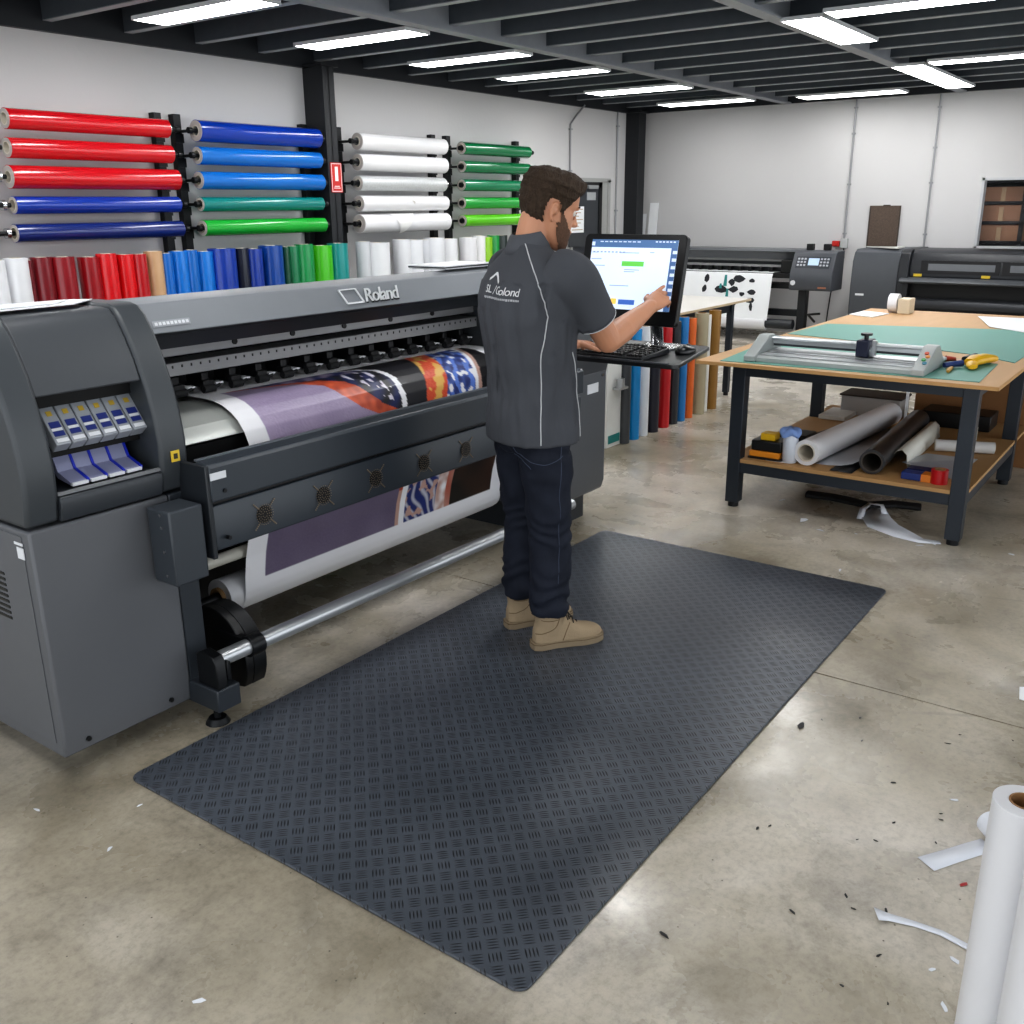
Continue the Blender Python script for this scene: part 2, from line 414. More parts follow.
# fire sign
t = thing('safety_sign', 'small red safety sign with a white upright mark on the dark column', 'sign', (6.70, 6.83, 1.95))
FY = 6.829
MB().box(6.625, 6.765, FY-.006, FY, 1.81, 2.07).build('plate', M('sign_red', 'c8302b', .4), t)
p = MB(); p.box(6.631, 6.759, FY-.0075, FY-.006, 1.816, 1.822).box(6.631, 6.759, FY-.0075, FY-.006, 2.058, 2.064).box(6.631, 6.637, FY-.0075, FY-.006, 1.816, 2.064).box(6.753, 6.759, FY-.0075, FY-.006, 1.816, 2.064)
p.box(6.676, 6.714, FY-.0075, FY-.006, 1.91, 2.035)
p.box(6.655, 6.735, FY-.0075, FY-.006, 1.845, 1.852).box(6.663, 6.727, FY-.0075, FY-.006, 1.86, 1.867)
p.build('white_markings', M('sign_white', 'f0eeee', .5), t)

# ------------------------------------------------------------------ racks and hanging rolls
RY = 6.835
ZS = [2.268, 2.083, 1.895, 1.71, 1.525]
def rack(x0, x1, label):
    t = thing('roll_rack', label, 'rack', (x0, W-.05, 0))
    for x in (x0, x1):
        p = MB().box(x-.035, x+.035, W-.065, W-.002, 0, 2.40); q = p.build('post', blackm, t, bevel=.003)
        for z in [zz-.05 for zz in ZS]: MB().box(x-.04, x+.04, W-.075, W-.06, z-.035, z+.035).build('bracket_plate', blackm, q)
        for z in ZS:
            s_ = 1 if x == x0 else -1
            a = MB().cyl((x, W-.06, z), (x, RY, z), .012, seg=10).cyl((x-.012*s_, RY, z), (x+.10*s_, RY, z), .016, seg=12)
            a.cyl((x-.045*s_, RY, z), (x-.012*s_, RY, z), .024, seg=12)
            arm = a.build('arm', blackm, t)
            MB().cyl((x+.035*s_, RY, z), (x+.06*s_, RY, z), .036, seg=20).build('hub', chrome, arm)
rack(3.50, 4.98, 'black wall rack holding the red and blue rolls at far left')
rack(5.16, 6.52, 'black wall rack holding the blue and green rolls beside the column')
rack(6.95, 8.33, 'black wall rack holding the white rolls')
rack(8.58, 9.86, 'black wall rack holding the green rolls behind the man')
def film(name, col, **k): return M('film_' + name, col, .22, var=.03, coat=.5, **k)
def hroll(x0, x1, z, r, m, label, grp, flare=False):
    t = thing('vinyl_roll', label, 'vinyl roll', ((x0+x1)/2, RY, z-r), grp)
    MB().pipe((x0, RY, z), (x1, RY, z), r, .043, 40).build('film', m, t)
    MB().pipe((x0-.006, RY, z), (x1+.006, RY, z), .043, .037, 24).build('core', core_w, t)
    MB().pipe((x0-.004, RY, z), (x0, RY, z), r-.004, .043, 32).build('end_face', M('roll_end', 'b5aeaa', .6), t)
G1, G2, G3, G4 = 'rolls on the far left rack', 'rolls on the rack by the column', 'white rolls on the wall rack', 'green rolls on the wall rack'
red = film('red', 'c41522'); blu = film('blue', '123a9e'); nav = film('navy', '1d2f72'); az = film('azure', '0f6fc4')
row1 = [(3.655, 4.915, .068, red, 'glossy red vinyl roll, topmost on the far left rack'), (3.64, 4.925, .068, red, 'glossy red vinyl roll, second from the top of the left rack'),
        (3.62, 4.955, .078, red, 'thickest glossy red vinyl roll, just above the blue ones'), (3.62, 4.945, .06, blu, 'bright blue vinyl roll under the red rolls'),
        (3.60, 4.95, .062, nav, 'dark navy vinyl roll at the bottom of the left rack')]
for z, (a, b, r, m, l) in zip(ZS, row1): hroll(a, b, z, r, m, l, G1)
row2 = [(5.19, 6.485, .083, film('royal', '0b3aa0'), 'thick royal blue vinyl roll at the top beside the column'), (5.18, 6.485, .070, az, 'azure blue vinyl roll under the royal blue one'),
        (5.17, 6.50, .070, az, 'azure blue vinyl roll above the teal one'), (5.16, 6.485, .058, film('teal', '0a7f7a'), 'teal vinyl roll above the bright green one'),
        (5.16, 6.495, .065, film('green', '1fa83a'), 'bright green vinyl roll at the bottom beside the column')]
for z, (a, b, r, m, l) in zip(ZS, row2): hroll(a, b, z, r, m, l, G2)
wf2 = film('white', 'e2e2e4')
sparkle = M('film_sparkle', 'c4c7c8', .35, .2, var=.25, scale=60)
row3 = [(7.0, 8.26, .078, wf2, 'white vinyl roll, topmost of the white rack'), (6.99, 8.26, .078, wf2, 'white vinyl roll, second from the top of the white rack'),
        (6.98, 8.24, .070, sparkle, 'mottled silver white vinyl roll in the middle of the white rack'), (6.98, 8.26, .074, wf2, 'white vinyl roll with a small tear, second from the bottom'),
        (6.97, 8.27, .088, wf2, 'thickest white vinyl roll with a loose flap, lowest of the rack')]
for z, (a, b, r, m, l) in zip(ZS, row3):
    hroll(a, b, z, r, m, l, G3)
# loose flap and tear marks belong to their rolls
for o in [o for o in C.objects if o.name.startswith('vinyl_roll')]:
    if 'small tear' in o['label']:
        MB().sheet([(7.66, RY-.077, 1.74), (7.70, RY-.079, 1.70), (7.71, RY-.078, 1.73)], .001).build('torn_flap', M('flap_grey', 'b8b4ae', .6), o)
    if 'loose flap' in o['label']:
        a, b = [], []
        for q in range(9):
            th = math.radians(100 - q*22); r = .09 + .002*q
            a.append((7.35+.02*q, RY-.0-math.cos(th-PI/2)*0 + -math.sin(math.radians(q*22))*r, 1.525+math.cos(math.radians(q*22))*r))
            b.append((7.75-.03*q, a[-1][1], a[-1][2]))
        MB().strip(a, b).build('loose_flap', M('flap_white', 'dededc', .5), o)
gd = film('deep_green', '087043')
row4 = [(8.57, 9.80, .066, gd, 'deep green vinyl roll, topmost of the green rack'), (8.57, 9.80, .064, gd, 'deep green vinyl roll, second of the green rack'),
        (8.56, 9.79, .062, film('sea_green', '0a7a52'), 'sea green vinyl roll in the middle of the green rack'), (8.56, 9.79, .062, film('grass', '1f9c3c'), 'grass green vinyl roll, second from the bottom of green rack'),
        (8.56, 9.79, .064, film('lime', '5fc21a'), 'lime green vinyl roll, lowest of the green rack')]
for z, (a, b, r, m, l) in zip(ZS, row4): hroll(a, b, z, r, m, l, G4)

# ------------------------------------------------------------------ standing rolls
def vroll(x, y, r, h, m, label, grp, core=core_m, lean=(0, 0), ri=None):
    t = thing('standing_roll', label, 'vinyl roll', (x, y, 0), grp)
    p0, p1 = V((x, y, 0.001)), V((x+lean[0], y+lean[1], h))
    ri = ri or min(.038, r*.62)
    MB().pipe(p0, p1, r, ri, 28).build('film', m, t)
    d_ = (p1-p0).normalized()
    MB().pipe(p0+d_*.001, p1+d_*.003, ri, ri*.86, 20).build('core', core, t)
GL = 'rolls standing along the left wall'
def px_x(px, y):   # x on the plane y=const of a camera column at roll-top height (layout table from the photo)
    yaw, pit = .627, .3088
    # solved numerically for z = 1.37
    lo, hi = 0., 20.
    for _ in range(40):
        m_ = (lo+hi)/2
        f_ = V((math.cos(yaw)*math.cos(pit), math.sin(yaw)*math.cos(pit), -math.sin(pit))); r_ = V((math.sin(yaw), -math.cos(yaw), 0)); u_ = r_.cross(f_)
        c_, s_ = math.cos(-.00878), math.sin(-.00878); r2 = c_*r_+s_*u_
        d_ = V((m_, y, 1.37-1.68))
        if 512+960.53*d_.dot(r2)/d_.dot(f_) < px: lo = m_
        else: hi = m_
    return (lo+hi)/2
SV = [(-9, 4, 'e4e6ea', 'white standing roll cut off by the photo edge'), (3, 27, 'e4e6ea', 'wide white standing roll at the left end of the row'), (24, 31, '6e1620', 'thin dark red roll beside the white one'), (30, 51, '7c1a24', 'dark maroon standing roll'), (50, 73, '8f1622', 'deep red standing roll left of the grey gap'),
      (77, 98, '9a141f', 'crimson standing roll right of the grey gap'), (96, 115, 'd4101c', 'bright red standing roll, left of the two'), (114, 132, 'd8121c', 'bright red standing roll, right of the two'), (131, 145, 'b30f1c', 'narrow ruby red standing roll beside the beige one'),
      (144, 161, 'c7a27c', 'beige standing roll between the reds and the blues'), (160, 171, '0c68c0', 'narrow azure roll next to the beige one'), (169, 186, '0f76cf', 'wide azure standing roll'), (184, 196, '0c68bb', 'narrow azure roll, third of the blues'), (194, 211, '1079d2', 'light azure roll beside the royal blue one'),
      (209, 233, '0b3a9f', 'wide royal blue standing roll'), (232, 247, '10172e', 'nearly black navy standing roll'), (245, 260, '0d3796', 'royal blue roll right of the black one'), (260, 280, '0a4597', 'strong blue roll at the right end of the blues'),
      (282, 288, '0b4a35', 'thin dark green roll'), (286, 297, '1a7a50', 'dark green standing roll'), (296, 311, '158c4c', 'green standing roll left of the lime one'), (310, 329, '49b81c', 'lime green standing roll before the column'), (329, 345, '0b8a87', 'teal standing roll in front of the column'),
      (357, 368, 'c9ccd0', 'greyish white roll, first right of the column'), (368, 386, 'dfe1e4', 'wide white roll, second right of the column'), (395, 408, 'd9dbdf', 'white standing roll right of the dark slot'), (407, 420, 'dfe1e5', 'white standing roll, fourth right of the column'), (420, 428, 'd3d5da', 'slim white standing roll, fifth right of the column'), (427, 441, 'dcdee2', 'white standing roll, sixth right of the column'),
      (441, 454, 'e2e3e6', 'white standing roll left of the rack post'), (462, 474, 'dfdfe2', 'white roll right of the rack post'), (474, 483, 'e3e3e4', 'white roll next to the lime strip'), (482, 490, '8cc51d', 'yellow green roll behind the man'), (489, 497, '16913f', 'green roll just behind the shoulder of the man'), (497, 505, '1c2a26', 'blackish roll behind the man')]
for i, (a, b, c_, l) in enumerate(SV):
    yy = 6.55 + (.03 if i % 2 else 0)
    xa, xb = px_x(a, yy), px_x(b, yy)
    vroll((xa+xb)/2, yy, (xb-xa)*.47, 1.365 + .01*math.sin(i*2.3), M('film_s_' + c_, c_, .3, var=.03, coat=.3), l, GL, core_w)
# coloured rolls standing at the white table
SR = [(610, 'd9dadc', .05, 6.02), (620, '3c3f43', .048, 6.1), (0, '0f86c4', .045, 6.25), (0, 'd9dce0', .045, 6.39), (0, '141527', .05, 6.55), (0, 'b8121c', .046, 6.74), (0, '1d2027', .045, 6.89), (0, '1173b4', .043, 7.03), (0, 'd8661c', .043, 7.17), (0, 'a29a80', .058, 7.36), (0, 'dcdcd8', .03, 7.48), (0, '8a6320', .05, 7.62)]
nm = ['white standing roll right behind the printer end', 'dark grey standing roll beside the printer end', 'bright blue roll standing under the keyboard tray', 'white roll standing between the blue and navy ones', 'navy roll standing under the keyboard tray', 'red roll standing under the keyboard tray',
      'black roll standing right of the red one', 'blue roll standing left of the orange one', 'orange roll standing at the white table', 'khaki roll standing at the white table', 'thin white roll between the khaki and brown ones', 'ochre brown roll standing by the table leg']
for i, (q, c_, r, x) in enumerate(SR):
    if i == 0: continue
    vroll(x, 3.40, r, .82 + .012*math.sin(i*3), M('film_r_' + c_, c_, .35, var=.03, coat=.25), nm[i], 'rolls standing at the white table')

# ------------------------------------------------------------------ big printer
pr = thing('large_format_printer', 'large dark grey roll-fed printer with ink bay on its left end', 'printer', (2.9, 2.9, 0))
prof = [(2.625, .815), (2.605, .90), (2.60, .98), (2.612, 1.07), (2.632, 1.15), (2.665, 1.24), (2.70, 1.31), (2.735, 1.365), (2.765, 1.392), (2.80, 1.40)]
def yat(z):
    for (a, b), (c, d) in zip(prof[:-1], prof[1:]):
        if b <= z <= d: return a + (c-a)*(z-b)/(d-b)
    return prof[-1][0]
def ink_end(x0, x1, mirror=False):
    back = []
    fen = MB(); w_ = .105
    for a, b in ((x0, x0+w_), (x1-w_, x1)): fen.prism(prof + back, 'x', a, b)
    return fen
X0, X1 = 1.28, 1.82
for (a, b, nme) in ((X0, X0+.10, 'fender'), (X1-.10, X1, 'fender')):
    MB().prism(prof + [(2.98, 1.40), (3.12, 1.37), (3.56, 1.2), (3.56, .815)], 'x', a, b).build(nme, M('fender_paint', '3f4347', .42, var=.04), pr, bevel=.012, angle=50)
ins = .012
zc = 1.175
up = [(yat(z)+ins, z) for z in (zc, 1.2, 1.24, 1.28, 1.31, 1.34, 1.365)] + [(2.775, 1.388), (2.81, 1.392), (2.975, 1.392), (3.11, 1.36), (3.55, 1.19), (3.55, zc)]
hs = MB().prism(up, 'x', X0+.10, X1-.10).build('upper_cover', M('cover_paint', '46494d', .4, var=.04), pr, bevel=.006, angle=50)
MB().prism([(2.615, .815), (2.60, .87), (2.605, .888), (2.63, .893), (3.55, .893), (3.55, .815)], 'x', X0+.10, X1-.10).build('bay_sill', charcoal, pr, bevel=.004)
MB().box(X0+.10, X1-.10, 2.86, 2.9, .893, zc).box(X0+.10, X1-.10, 2.72, 2.86, 1.13, zc).build('bay_interior', M('bay_black', '050506', .7), pr)
# rack and cartridges (slanted)
p = MB().prism([(2.70, 1.005), (2.70, .985), (2.86, .985), (2.86, 1.13), (2.80, 1.13)], 'x', X0+.102, X1-.102); p.build('cartridge_shelf', MC['bay_black'], pr)
sil = M('cartridge_grey', '94989e', .4, var=.03); inkb = M('cartridge_blue', '27357c', .5); wl = M('label_white', 'd8dade', .5); yel = M('dot_yellow', 'b89c3c', .5)
nn = V((0, -.78, .62)).normalized()   # outward normal of the slanted faces
A_ = V((0, 2.662, 1.022)); sl = V((0, .62, .78)).normalized()
def slant_box(mb, xa, xb, s0, s1, d0, d1):
    P_ = lambda x, s, d: V((x, 0, 0)) + A_ + sl*s + nn*d
    vs = [mb.bm.verts.new(P_(x, s, d)) for x in (xa, xb) for s in (s0, s1) for d in (d0, d1)]
    for q in ((0,1,3,2),(4,6,7,5),(0,4,5,1),(2,3,7,6),(0,2,6,4),(1,5,7,3)): mb.face([vs[i] for i in q])
for i in range(6):
    xa = X0+.142 + i*.0505
    c = MB(); slant_box(c, xa, xa+.0465, .0, .135, -.03, .012); c = c.build('ink_cartridge', sil, pr, bevel=.003)
    q = MB(); slant_box(q, xa+.008, xa+.04, .028, .044, .012, .0135); slant_box(q, xa+.008, xa+.04, .056, .076, .012, .0135); q.build('blue_label', inkb, c)
    q = MB(); slant_box(q, xa+.008, xa+.04, .046, .054, .012, .0135); slant_box(q, xa+.006, xa+.042, .008, .02, .012, .0135); q.build('white_label', wl, c)
    q = MB(); slant_box(q, xa+.016, xa+.032, .096, .112, .012, .0135); q.build('yellow_mark', yel, c)
for i in range(4):   # lower cartridge latches
    xa = X0+.165 + i*.060
    pl_ = [(2.755, .985), (2.74, .99), (2.715, .935), (2.65, .912), (2.65, .904), (2.72, .915), (2.745, .945)]
    c = MB().prism(pl_, 'x', xa, xa+.050).build('cartridge_latch', M('latch_lilac', '8a8da8', .35), pr)
    MB().prism([(a_-.002, b_+.003) for a_, b_ in pl_], 'x', xa+.050, xa+.058).build('latch_rib', M('latch_blue', '1c2fb0', .35), c)
    MB().box(xa, xa+.05, 2.64, 2.655, .903, .912).build('latch_lip', wl, c)
MB().box(X0+.10, X1-.10, 2.612, 2.624, .893, .902).build('bay_edge', M('edge_grey', '77797c', .4), pr)
# yellow warning label on the right fender
MB().box(X1-.065, X1-.035, 2.597, 2.6005, .915, .95).build('warning_label', M('warn_yellow', 'd8b93a', .5), pr)
MB().box(X1-.057, X1-.043, 2.5955, 2.597, .924, .941).build('warning_mark', M('warn_ink', '3a3420', .6), pr)
# loose paper on top of the ink end
tag(MB().sheet([(1.30, 2.81, 1.4035), (1.64, 2.83, 1.4035), (1.76, 2.93, 1.4035), (1.70, 2.99, 1.4035), (1.32, 2.99, 1.4035)], .003).build('paper_sheet', paper, smooth=False), 'white paper sheet lying on top of the ink end of the big printer', 'paper')
tag(MB().sheet([(1.40, 2.83, 1.408), (1.60, 2.86, 1.408), (1.68, 2.93, 1.409), (1.50, 2.96, 1.408)], .002).build('paper_sheet', M('paper_cool', 'dfe3e8', .6), smooth=False), 'smaller folded paper on the sheet on top of the printer', 'paper')

# lower cabinet left
cp_ = [(2.618, .808), (2.618, .16), (2.626, .075), (3.5, .075), (3.5, .808)]
cab = MB().prism(cp_, 'x', X0, X1-.08).build('lower_cabinet', cab_grey, pr, bevel=.008)
MB().box(X0-.0025, X0-.0005, 2.66, 3.45, .12, .79).build('side_panel', M('side_grey', '5f6165', .5, var=.05), cab)
v = MB()
for q in range(9): v.box(X0-.0045, X0-.002, 2.795, 2.95, .50+q*.018, .508+q*.018)
v.build('vent_slots', black, cab)
MB().box(X0-.0045, X0-.002, 2.655, 2.69, .72, .755).build('rating_label', wl, cab)
MB().box(X0-.0045, X0-.002, 2.655, 2.70, .762, .77).build('serial_label', wl, cab)
for x in (1.36, 1.66): MB().cyl((x, 2.626, .11), (x, 2.616, .11), .008).build('screw', black, cab)
for x in (1.45, 1.63): MB().cyl((x, 3.2, 0), (x, 3.2, .09), .03).build('caster', black, pr)
# column leg and foot
MB().box(1.742, 1.82, 2.62, 2.78, .10, .808).build('leg_column', M('leg_paint', '30353b', .42), pr, bevel=.004)
ft = MB().box(1.735, 1.828, 2.47, 2.78, .07, .150).build('foot_block', MC['leg_paint'], pr, bevel=.005)
MB().cyl((1.775, 2.54, .018), (1.775, 2.54, .08), .012).cyl((1.775, 2.54, 0), (1.775, 2.54, .02), .042, .03).build('levelling_foot', blackm, ft)
MB().box(1.645, 1.768, 2.485, 2.60, .55, .795).build('control_box', M('box_paint', '393e44', .42), pr, bevel=.006)
q = MB()
for z in (.58, .66, .74, .78): q.cyl((1.643, 2.53, z), (1.646, 2.53, z), .006, seg=8)
q.build('box_screws', chrome, pr)

# long hood with slanted front
HX0, HX1 = 1.80, 3.99
hoodp = [(3.50, 1.25), (3.12, 1.358), (2.985, 1.393), (2.93, 1.374), (2.895, 1.275), (2.92, 1.271), (3.14, 1.271), (3.50, 1.22)]
MB().prism(hoodp, 'x', HX0, HX1).build('hood', hood_grey, pr, bevel=.004)
MB().prism([(2.90, 1.2745), (2.925, 1.262), (2.95, 1.213), (2.99, 1.207), (3.05, 1.2705)], 'x', HX0, HX1).build('hood_lip', M('lip_dark', '2b2e32', .4), pr)
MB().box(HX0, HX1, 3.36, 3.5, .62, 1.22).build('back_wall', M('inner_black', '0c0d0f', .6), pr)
# model plate
def hood_pt(x, s):   # on the slanted hood face, s from bottom 0 to top 1
    return V((x, 2.895 + .035*s - .0012, 1.275 + .099*s))
a, b = hood_pt(1.95, .22), hood_pt(2.10, .22)
a2, b2 = hood_pt(1.95, .42), hood_pt(2.10, .42)
off = V((0, -.0015, .0005))
MB().loft([[a, b, b2, a2], [a+off, b+off, b2+off, a2+off]]).build('model_plate', M('plate_silver', '9fa3a8', .4, .3), pr)
q = MB()
for j in range(9):
    xa = 1.958+j*.0155
    P0, P1 = hood_pt(xa, .27), hood_pt(xa+.011, .27); P2, P3 = hood_pt(xa+.011, .37), hood_pt(xa, .37)
    q.loft([[v_+off for v_ in (P0, P1, P2, P3)], [v_+off*1.6 for v_ in (P0, P1, P2, P3)]])
q.build('plate_lettering', wl, pr)
# brand lettering, raised chrome with a flag outline
ux, uy = V((1, 0, 0)), V((0, .035, .099)).normalized()
q = MB(); vs, fs = text_mesh('Roland', .082, hood_pt(2.971, .24)+V((0, -.002, -.004)), ux, uy, .003, .90, .12); add_mesh(q, vs, fs)
vs, fs = text_mesh('Roland', .082, hood_pt(2.974, .24)+V((0, -.002, -.004)), ux, uy, .003, .90, .12); add_mesh(q, vs, fs)
q.build('lettering_shadow_outline', M('logo_shadow_outline', '1d2024', .5), pr)  # dark offset copy: outline and painted shadow behind the letters
q = MB(); vs, fs = text_mesh('Roland', .082, hood_pt(2.966, .27)+V((0, -.006, 0)), ux, uy, .003, .90, .12); add_mesh(q, vs, fs)
vs, fs = text_mesh('Roland', .082, hood_pt(2.969, .27)+V((0, -.006, 0)), ux, uy, .003, .90, .12); add_mesh(q, vs, fs)
o_ = hood_pt(2.865, .27)
def bar(xa, ya, xb, yb, w_):
    d_ = V((xb-xa, yb-ya, 0)).normalized(); nx, ny = -d_.y*w_, d_.x*w_
    pts = [(xa-nx, ya-ny), (xb-nx, yb-ny), (xb+nx, yb+ny), (xa+nx, ya+ny)]
    f_ = lambda p_, dd: o_ + ux*p_[0] + uy*p_[1] + V((0, -dd, 0))
    q.loft([[f_(p_, 0) for p_ in pts], [f_(p_, .007) for p_ in pts]])
bar(-.030, .058, .0, .0, .003); bar(0, 0, .095, 0, .003); bar(.095, 0, .065, .058, .003); bar(.065, .058, -.030, .058, .002)
q.build('brand_lettering', M('logo_chrome', 'eceef0', .3, .0), pr)
# gantry rails
rail = M('rail_metal', 'a3a3a4', .4, .3, var=.1, scale=10, stretch=(.1, 2, 2))
MB().box(HX0, HX1, 3.12, 3.26, 1.155, 1.205).build('upper_rail', rail, pr, bevel=.004)
ur = [c for c in pr.children if c.name.startswith('upper_rail')][0]
for x in (2.45, 2.75, 3.05, 3.35, 3.65): MB().cyl((x, 3.121, 1.18), (x, 3.114, 1.18), .012, seg=14).build('bolt', black, ur)
MB().box(HX0, HX1, 3.10, 3.22, 1.085, 1.135).build('lower_rail', rail, pr, bevel=.003)
lr = [c for c in pr.children if c.name.startswith('lower_rail')][0]
q = MB()
for j in range(52): q.box(HX0+.05+j*.0415, HX0+.056+j*.0415, 3.098, 3.1, 1.115, 1.125)
q.build('scale_ticks', black, lr)
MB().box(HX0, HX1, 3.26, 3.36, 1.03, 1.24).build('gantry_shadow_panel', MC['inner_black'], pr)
# pinch rollers
for j in range(15):
    x = 2.02 + j*.131
    c = MB().box(x-.016, x+.016, 3.10, 3.2, 1.028, 1.082).box(x-.024, x+.024, 3.08, 3.12, 1.028, 1.054).build('pinch_roller', black, pr, bevel=.004)
    MB().cyl((x-.026, 3.085, 1.022), (x+.026, 3.085, 1.022), .016, seg=14).cyl((x+.026, 3.085, 1.022), (x+.055, 3.085, 1.03), .006, seg=8).build('wheel', M('rubber', '18191b', .7), c)
    MB().box(x+.04, x+.075, 3.09, 3.13, 1.032, 1.038).build('lever', wl, c)
# platen: curved aluminium apron
plp = [(3.36, .985), (3.02, .985), (2.93, .972), (2.865, .945), (2.825, .905), (2.82, .895), (2.86, .885), (3.36, .85)]
MB().prism(plp, 'x', HX0+.02, HX1).build('platen', M('platen_alu', 'b9bcb8', .3, .35, var=.06, scale=6, stretch=(.1, 3, 3)), pr, bevel=.002, angle=20)
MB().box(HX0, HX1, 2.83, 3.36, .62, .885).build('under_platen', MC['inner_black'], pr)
# front dryer apron
AP = M('apron_paint', '343a41', .38, var=.04)
ax0, ax1 = 1.80, 4.03
MB().prism([(2.475, .79), (2.475, .90), (2.485, .912), (2.535, .918), (2.56, .90), (2.58, .80), (2.58, .785)], 'x', ax0, ax1).build('apron_upper', AP, pr, bevel=.004)
MB().prism([(2.49, .775), (2.487, .77), (2.495, .62), (2.58, .60), (2.59, .775)], 'x', ax0, ax1).build('apron_lower', AP, pr, bevel=.004)
MB().box(ax0-.012, ax0+.005, 2.48, 2.62, .60, .91).build('apron_end_plate', M('end_plate', '25292e', .45), pr, bevel=.003)
MB().box(ax0+.02, ax1-.02, 2.50, 2.57, .77, .80).build('apron_seam', black, pr)
MB().box(ax0, ax1, 2.535, 2.548, .9165, .922).build('apron_edge_strip', M('edge_strip', '6d7278', .35, .3), pr)
MB().box(1.80, 1.86, 2.472, 2.4752, .862, .885).build('white_label', wl, pr)
fm = M('fan_mesh', '0c0d0e', .6); fd = M('fan_dots', '8a7a66', .5, .3)
for j, x in enumerate((2.01, 2.28, 2.55, 2.83, 3.10, 3.38, 3.66)):
    yf = 2.4885; zf = .695
    c = MB().cyl((x, yf, zf), (x, yf-.004, zf), .030, seg=28).build('fan_grille', fm, pr)
    q = MB()
    for r_ in (.010, .019, .027, .035):
        for a in range(int(r_*700)): 
            th = 2*PI*a/int(r_*700); q.box(x+r_*math.cos(th)-.0012, x+r_*math.cos(th)+.0012, yf-.0055, yf-.004, zf+r_*math.sin(th)-.0012, zf+r_*math.sin(th)+.0012)
    for sx in (-1, 1):
        for s_ in (-1, 1):
            for e in range(5): q.box(x+sx*(.024+.005*e)-.002, x+sx*(.024+.005*e)+.002, yf-.0055, yf-.003, zf+s_*(.024+.005*e)-.002, zf+s_*(.024+.005*e)+.002)
    q.build('grille_dots', fd, c)
q = MB()
for x in (1.85, 3.95):
    for z in (.66, .82): q.cyl((x, 2.486, z), (x, 2.47, z), .007, seg=10)
q.build('apron_screws', blackm, pr)
# lower structure
MB().box(HX0-.02, 4.0, 3.38, 3.42, .05, .62).build('rear_panel', MC['inner_black'], pr)  # added black panel, blocks light from behind so the floor beneath darkens
MB().box(HX0-.02, 4.0, 3.22, 3.34, .10, .26).build('rear_beam', M('beam_dark', '15171a', .5), pr, bevel=.005)
MB().cyl((1.82, 2.895, .415), (4.0, 2.895, .415), .024, seg=16).build('guide_tube', M('tube_white', 'c4c2b8', .4, .1), pr)
MB().cyl((1.82, 2.94, .56), (4.0, 2.94, .56), .028, seg=16).build('guide_bar', blackm, pr)
MB().cyl((1.79, 2.52, .235), (4.0, 2.52, .215), .028, seg=24).build('take_up_bar', M('bar_alu', 'c2c5c8', .34, .7, var=.1, scale=8), pr)
q = MB(); q.prism([(2.475, .150), (2.58, .150), (2.58, .26), (2.55, .275), (2.49, .265), (2.475, .24)], 'x', 1.745, 1.785); q.box(1.785, 1.80, 2.47, 2.57, .17, .24)
q.build('bar_bracket', blackm, pr, bevel=.004)
# media flange (half disc) and clamp
arc = [(2.74 + .18*math.cos(math.radians(a)), .14 + .18*math.sin(math.radians(a))) for a in range(20, 211, 10)]
q = MB().prism(arc + [(2.70, .03), (2.9, .03)], 'x', 1.93, 1.965)
q.build('media_flange', black, pr, bevel=.004)
q = MB().prism([(a, b) for a, b in arc[6:]] + [(a_*1.0+.03, b_-.01) for a_, b_ in reversed(arc[6:])], 'x', 1.965, 2.02); q.build('flange_rim', blackm, pr)
q = MB().cyl((1.91, 2.52, .233), (1.965, 2.52, .233), .038, seg=20).box(1.92, 1.95, 2.53, 2.72, .205, .25); q.build('bar_clamp', blackm, pr)

# right end cabinet and housing
RX0, RX1 = 3.98, 4.5
MB().prism(prof + [(2.98, 1.40), (3.12, 1.37), (3.56, 1.2), (3.56, .85), (2.62, .85)], 'x', RX0, RX1).build('right_housing', MC['cover_paint'], pr, bevel=.012, angle=50)
rc = MB().prism([(2.62, .838), (2.62, .22), (2.635, .17), (2.67, .15), (3.5, .15), (3.5, .838)], 'x', RX0+.02, RX1).build('right_cabinet', M('rcab_grey', '595c60', .45, var=.04), pr, bevel=.01)
MB().box(RX0+.05, RX1-.06, 2.72, 3.4, .0, .15).build('right_plinth', charcoal, pr)
MB().box(4.30, 4.41, 2.616, 2.6205, .725, .775).build('blank_label', wl, rc)
MB().cyl((4.45, 2.612, .81), (4.45, 2.62, .81), .008).build('lock', chrome, rc)

# boards lying on top of the hood
for i, (a, b, c_, d_, z, l) in enumerate([(3.58, 3.97, 2.96, 3.20, 1.396, 'lower flat white board lying on the printer hood'), (3.55, 3.93, 2.95, 3.18, 1.409, 'upper flat white board lying on the printer hood')]):
    t = thing('foam_sheet', l, 'board', (a, c_, z), 'boards on the printer hood')
    MB().box(a, b, c_, d_, z, z+.005).build('top_face', paper, t); MB().box(a+.004, b-.004, c_+.004, d_-.004, z-.001 if i == 0 else z-.007, z).build('dark_backing', M('backing_dark', '3a3c3f', .6), t)

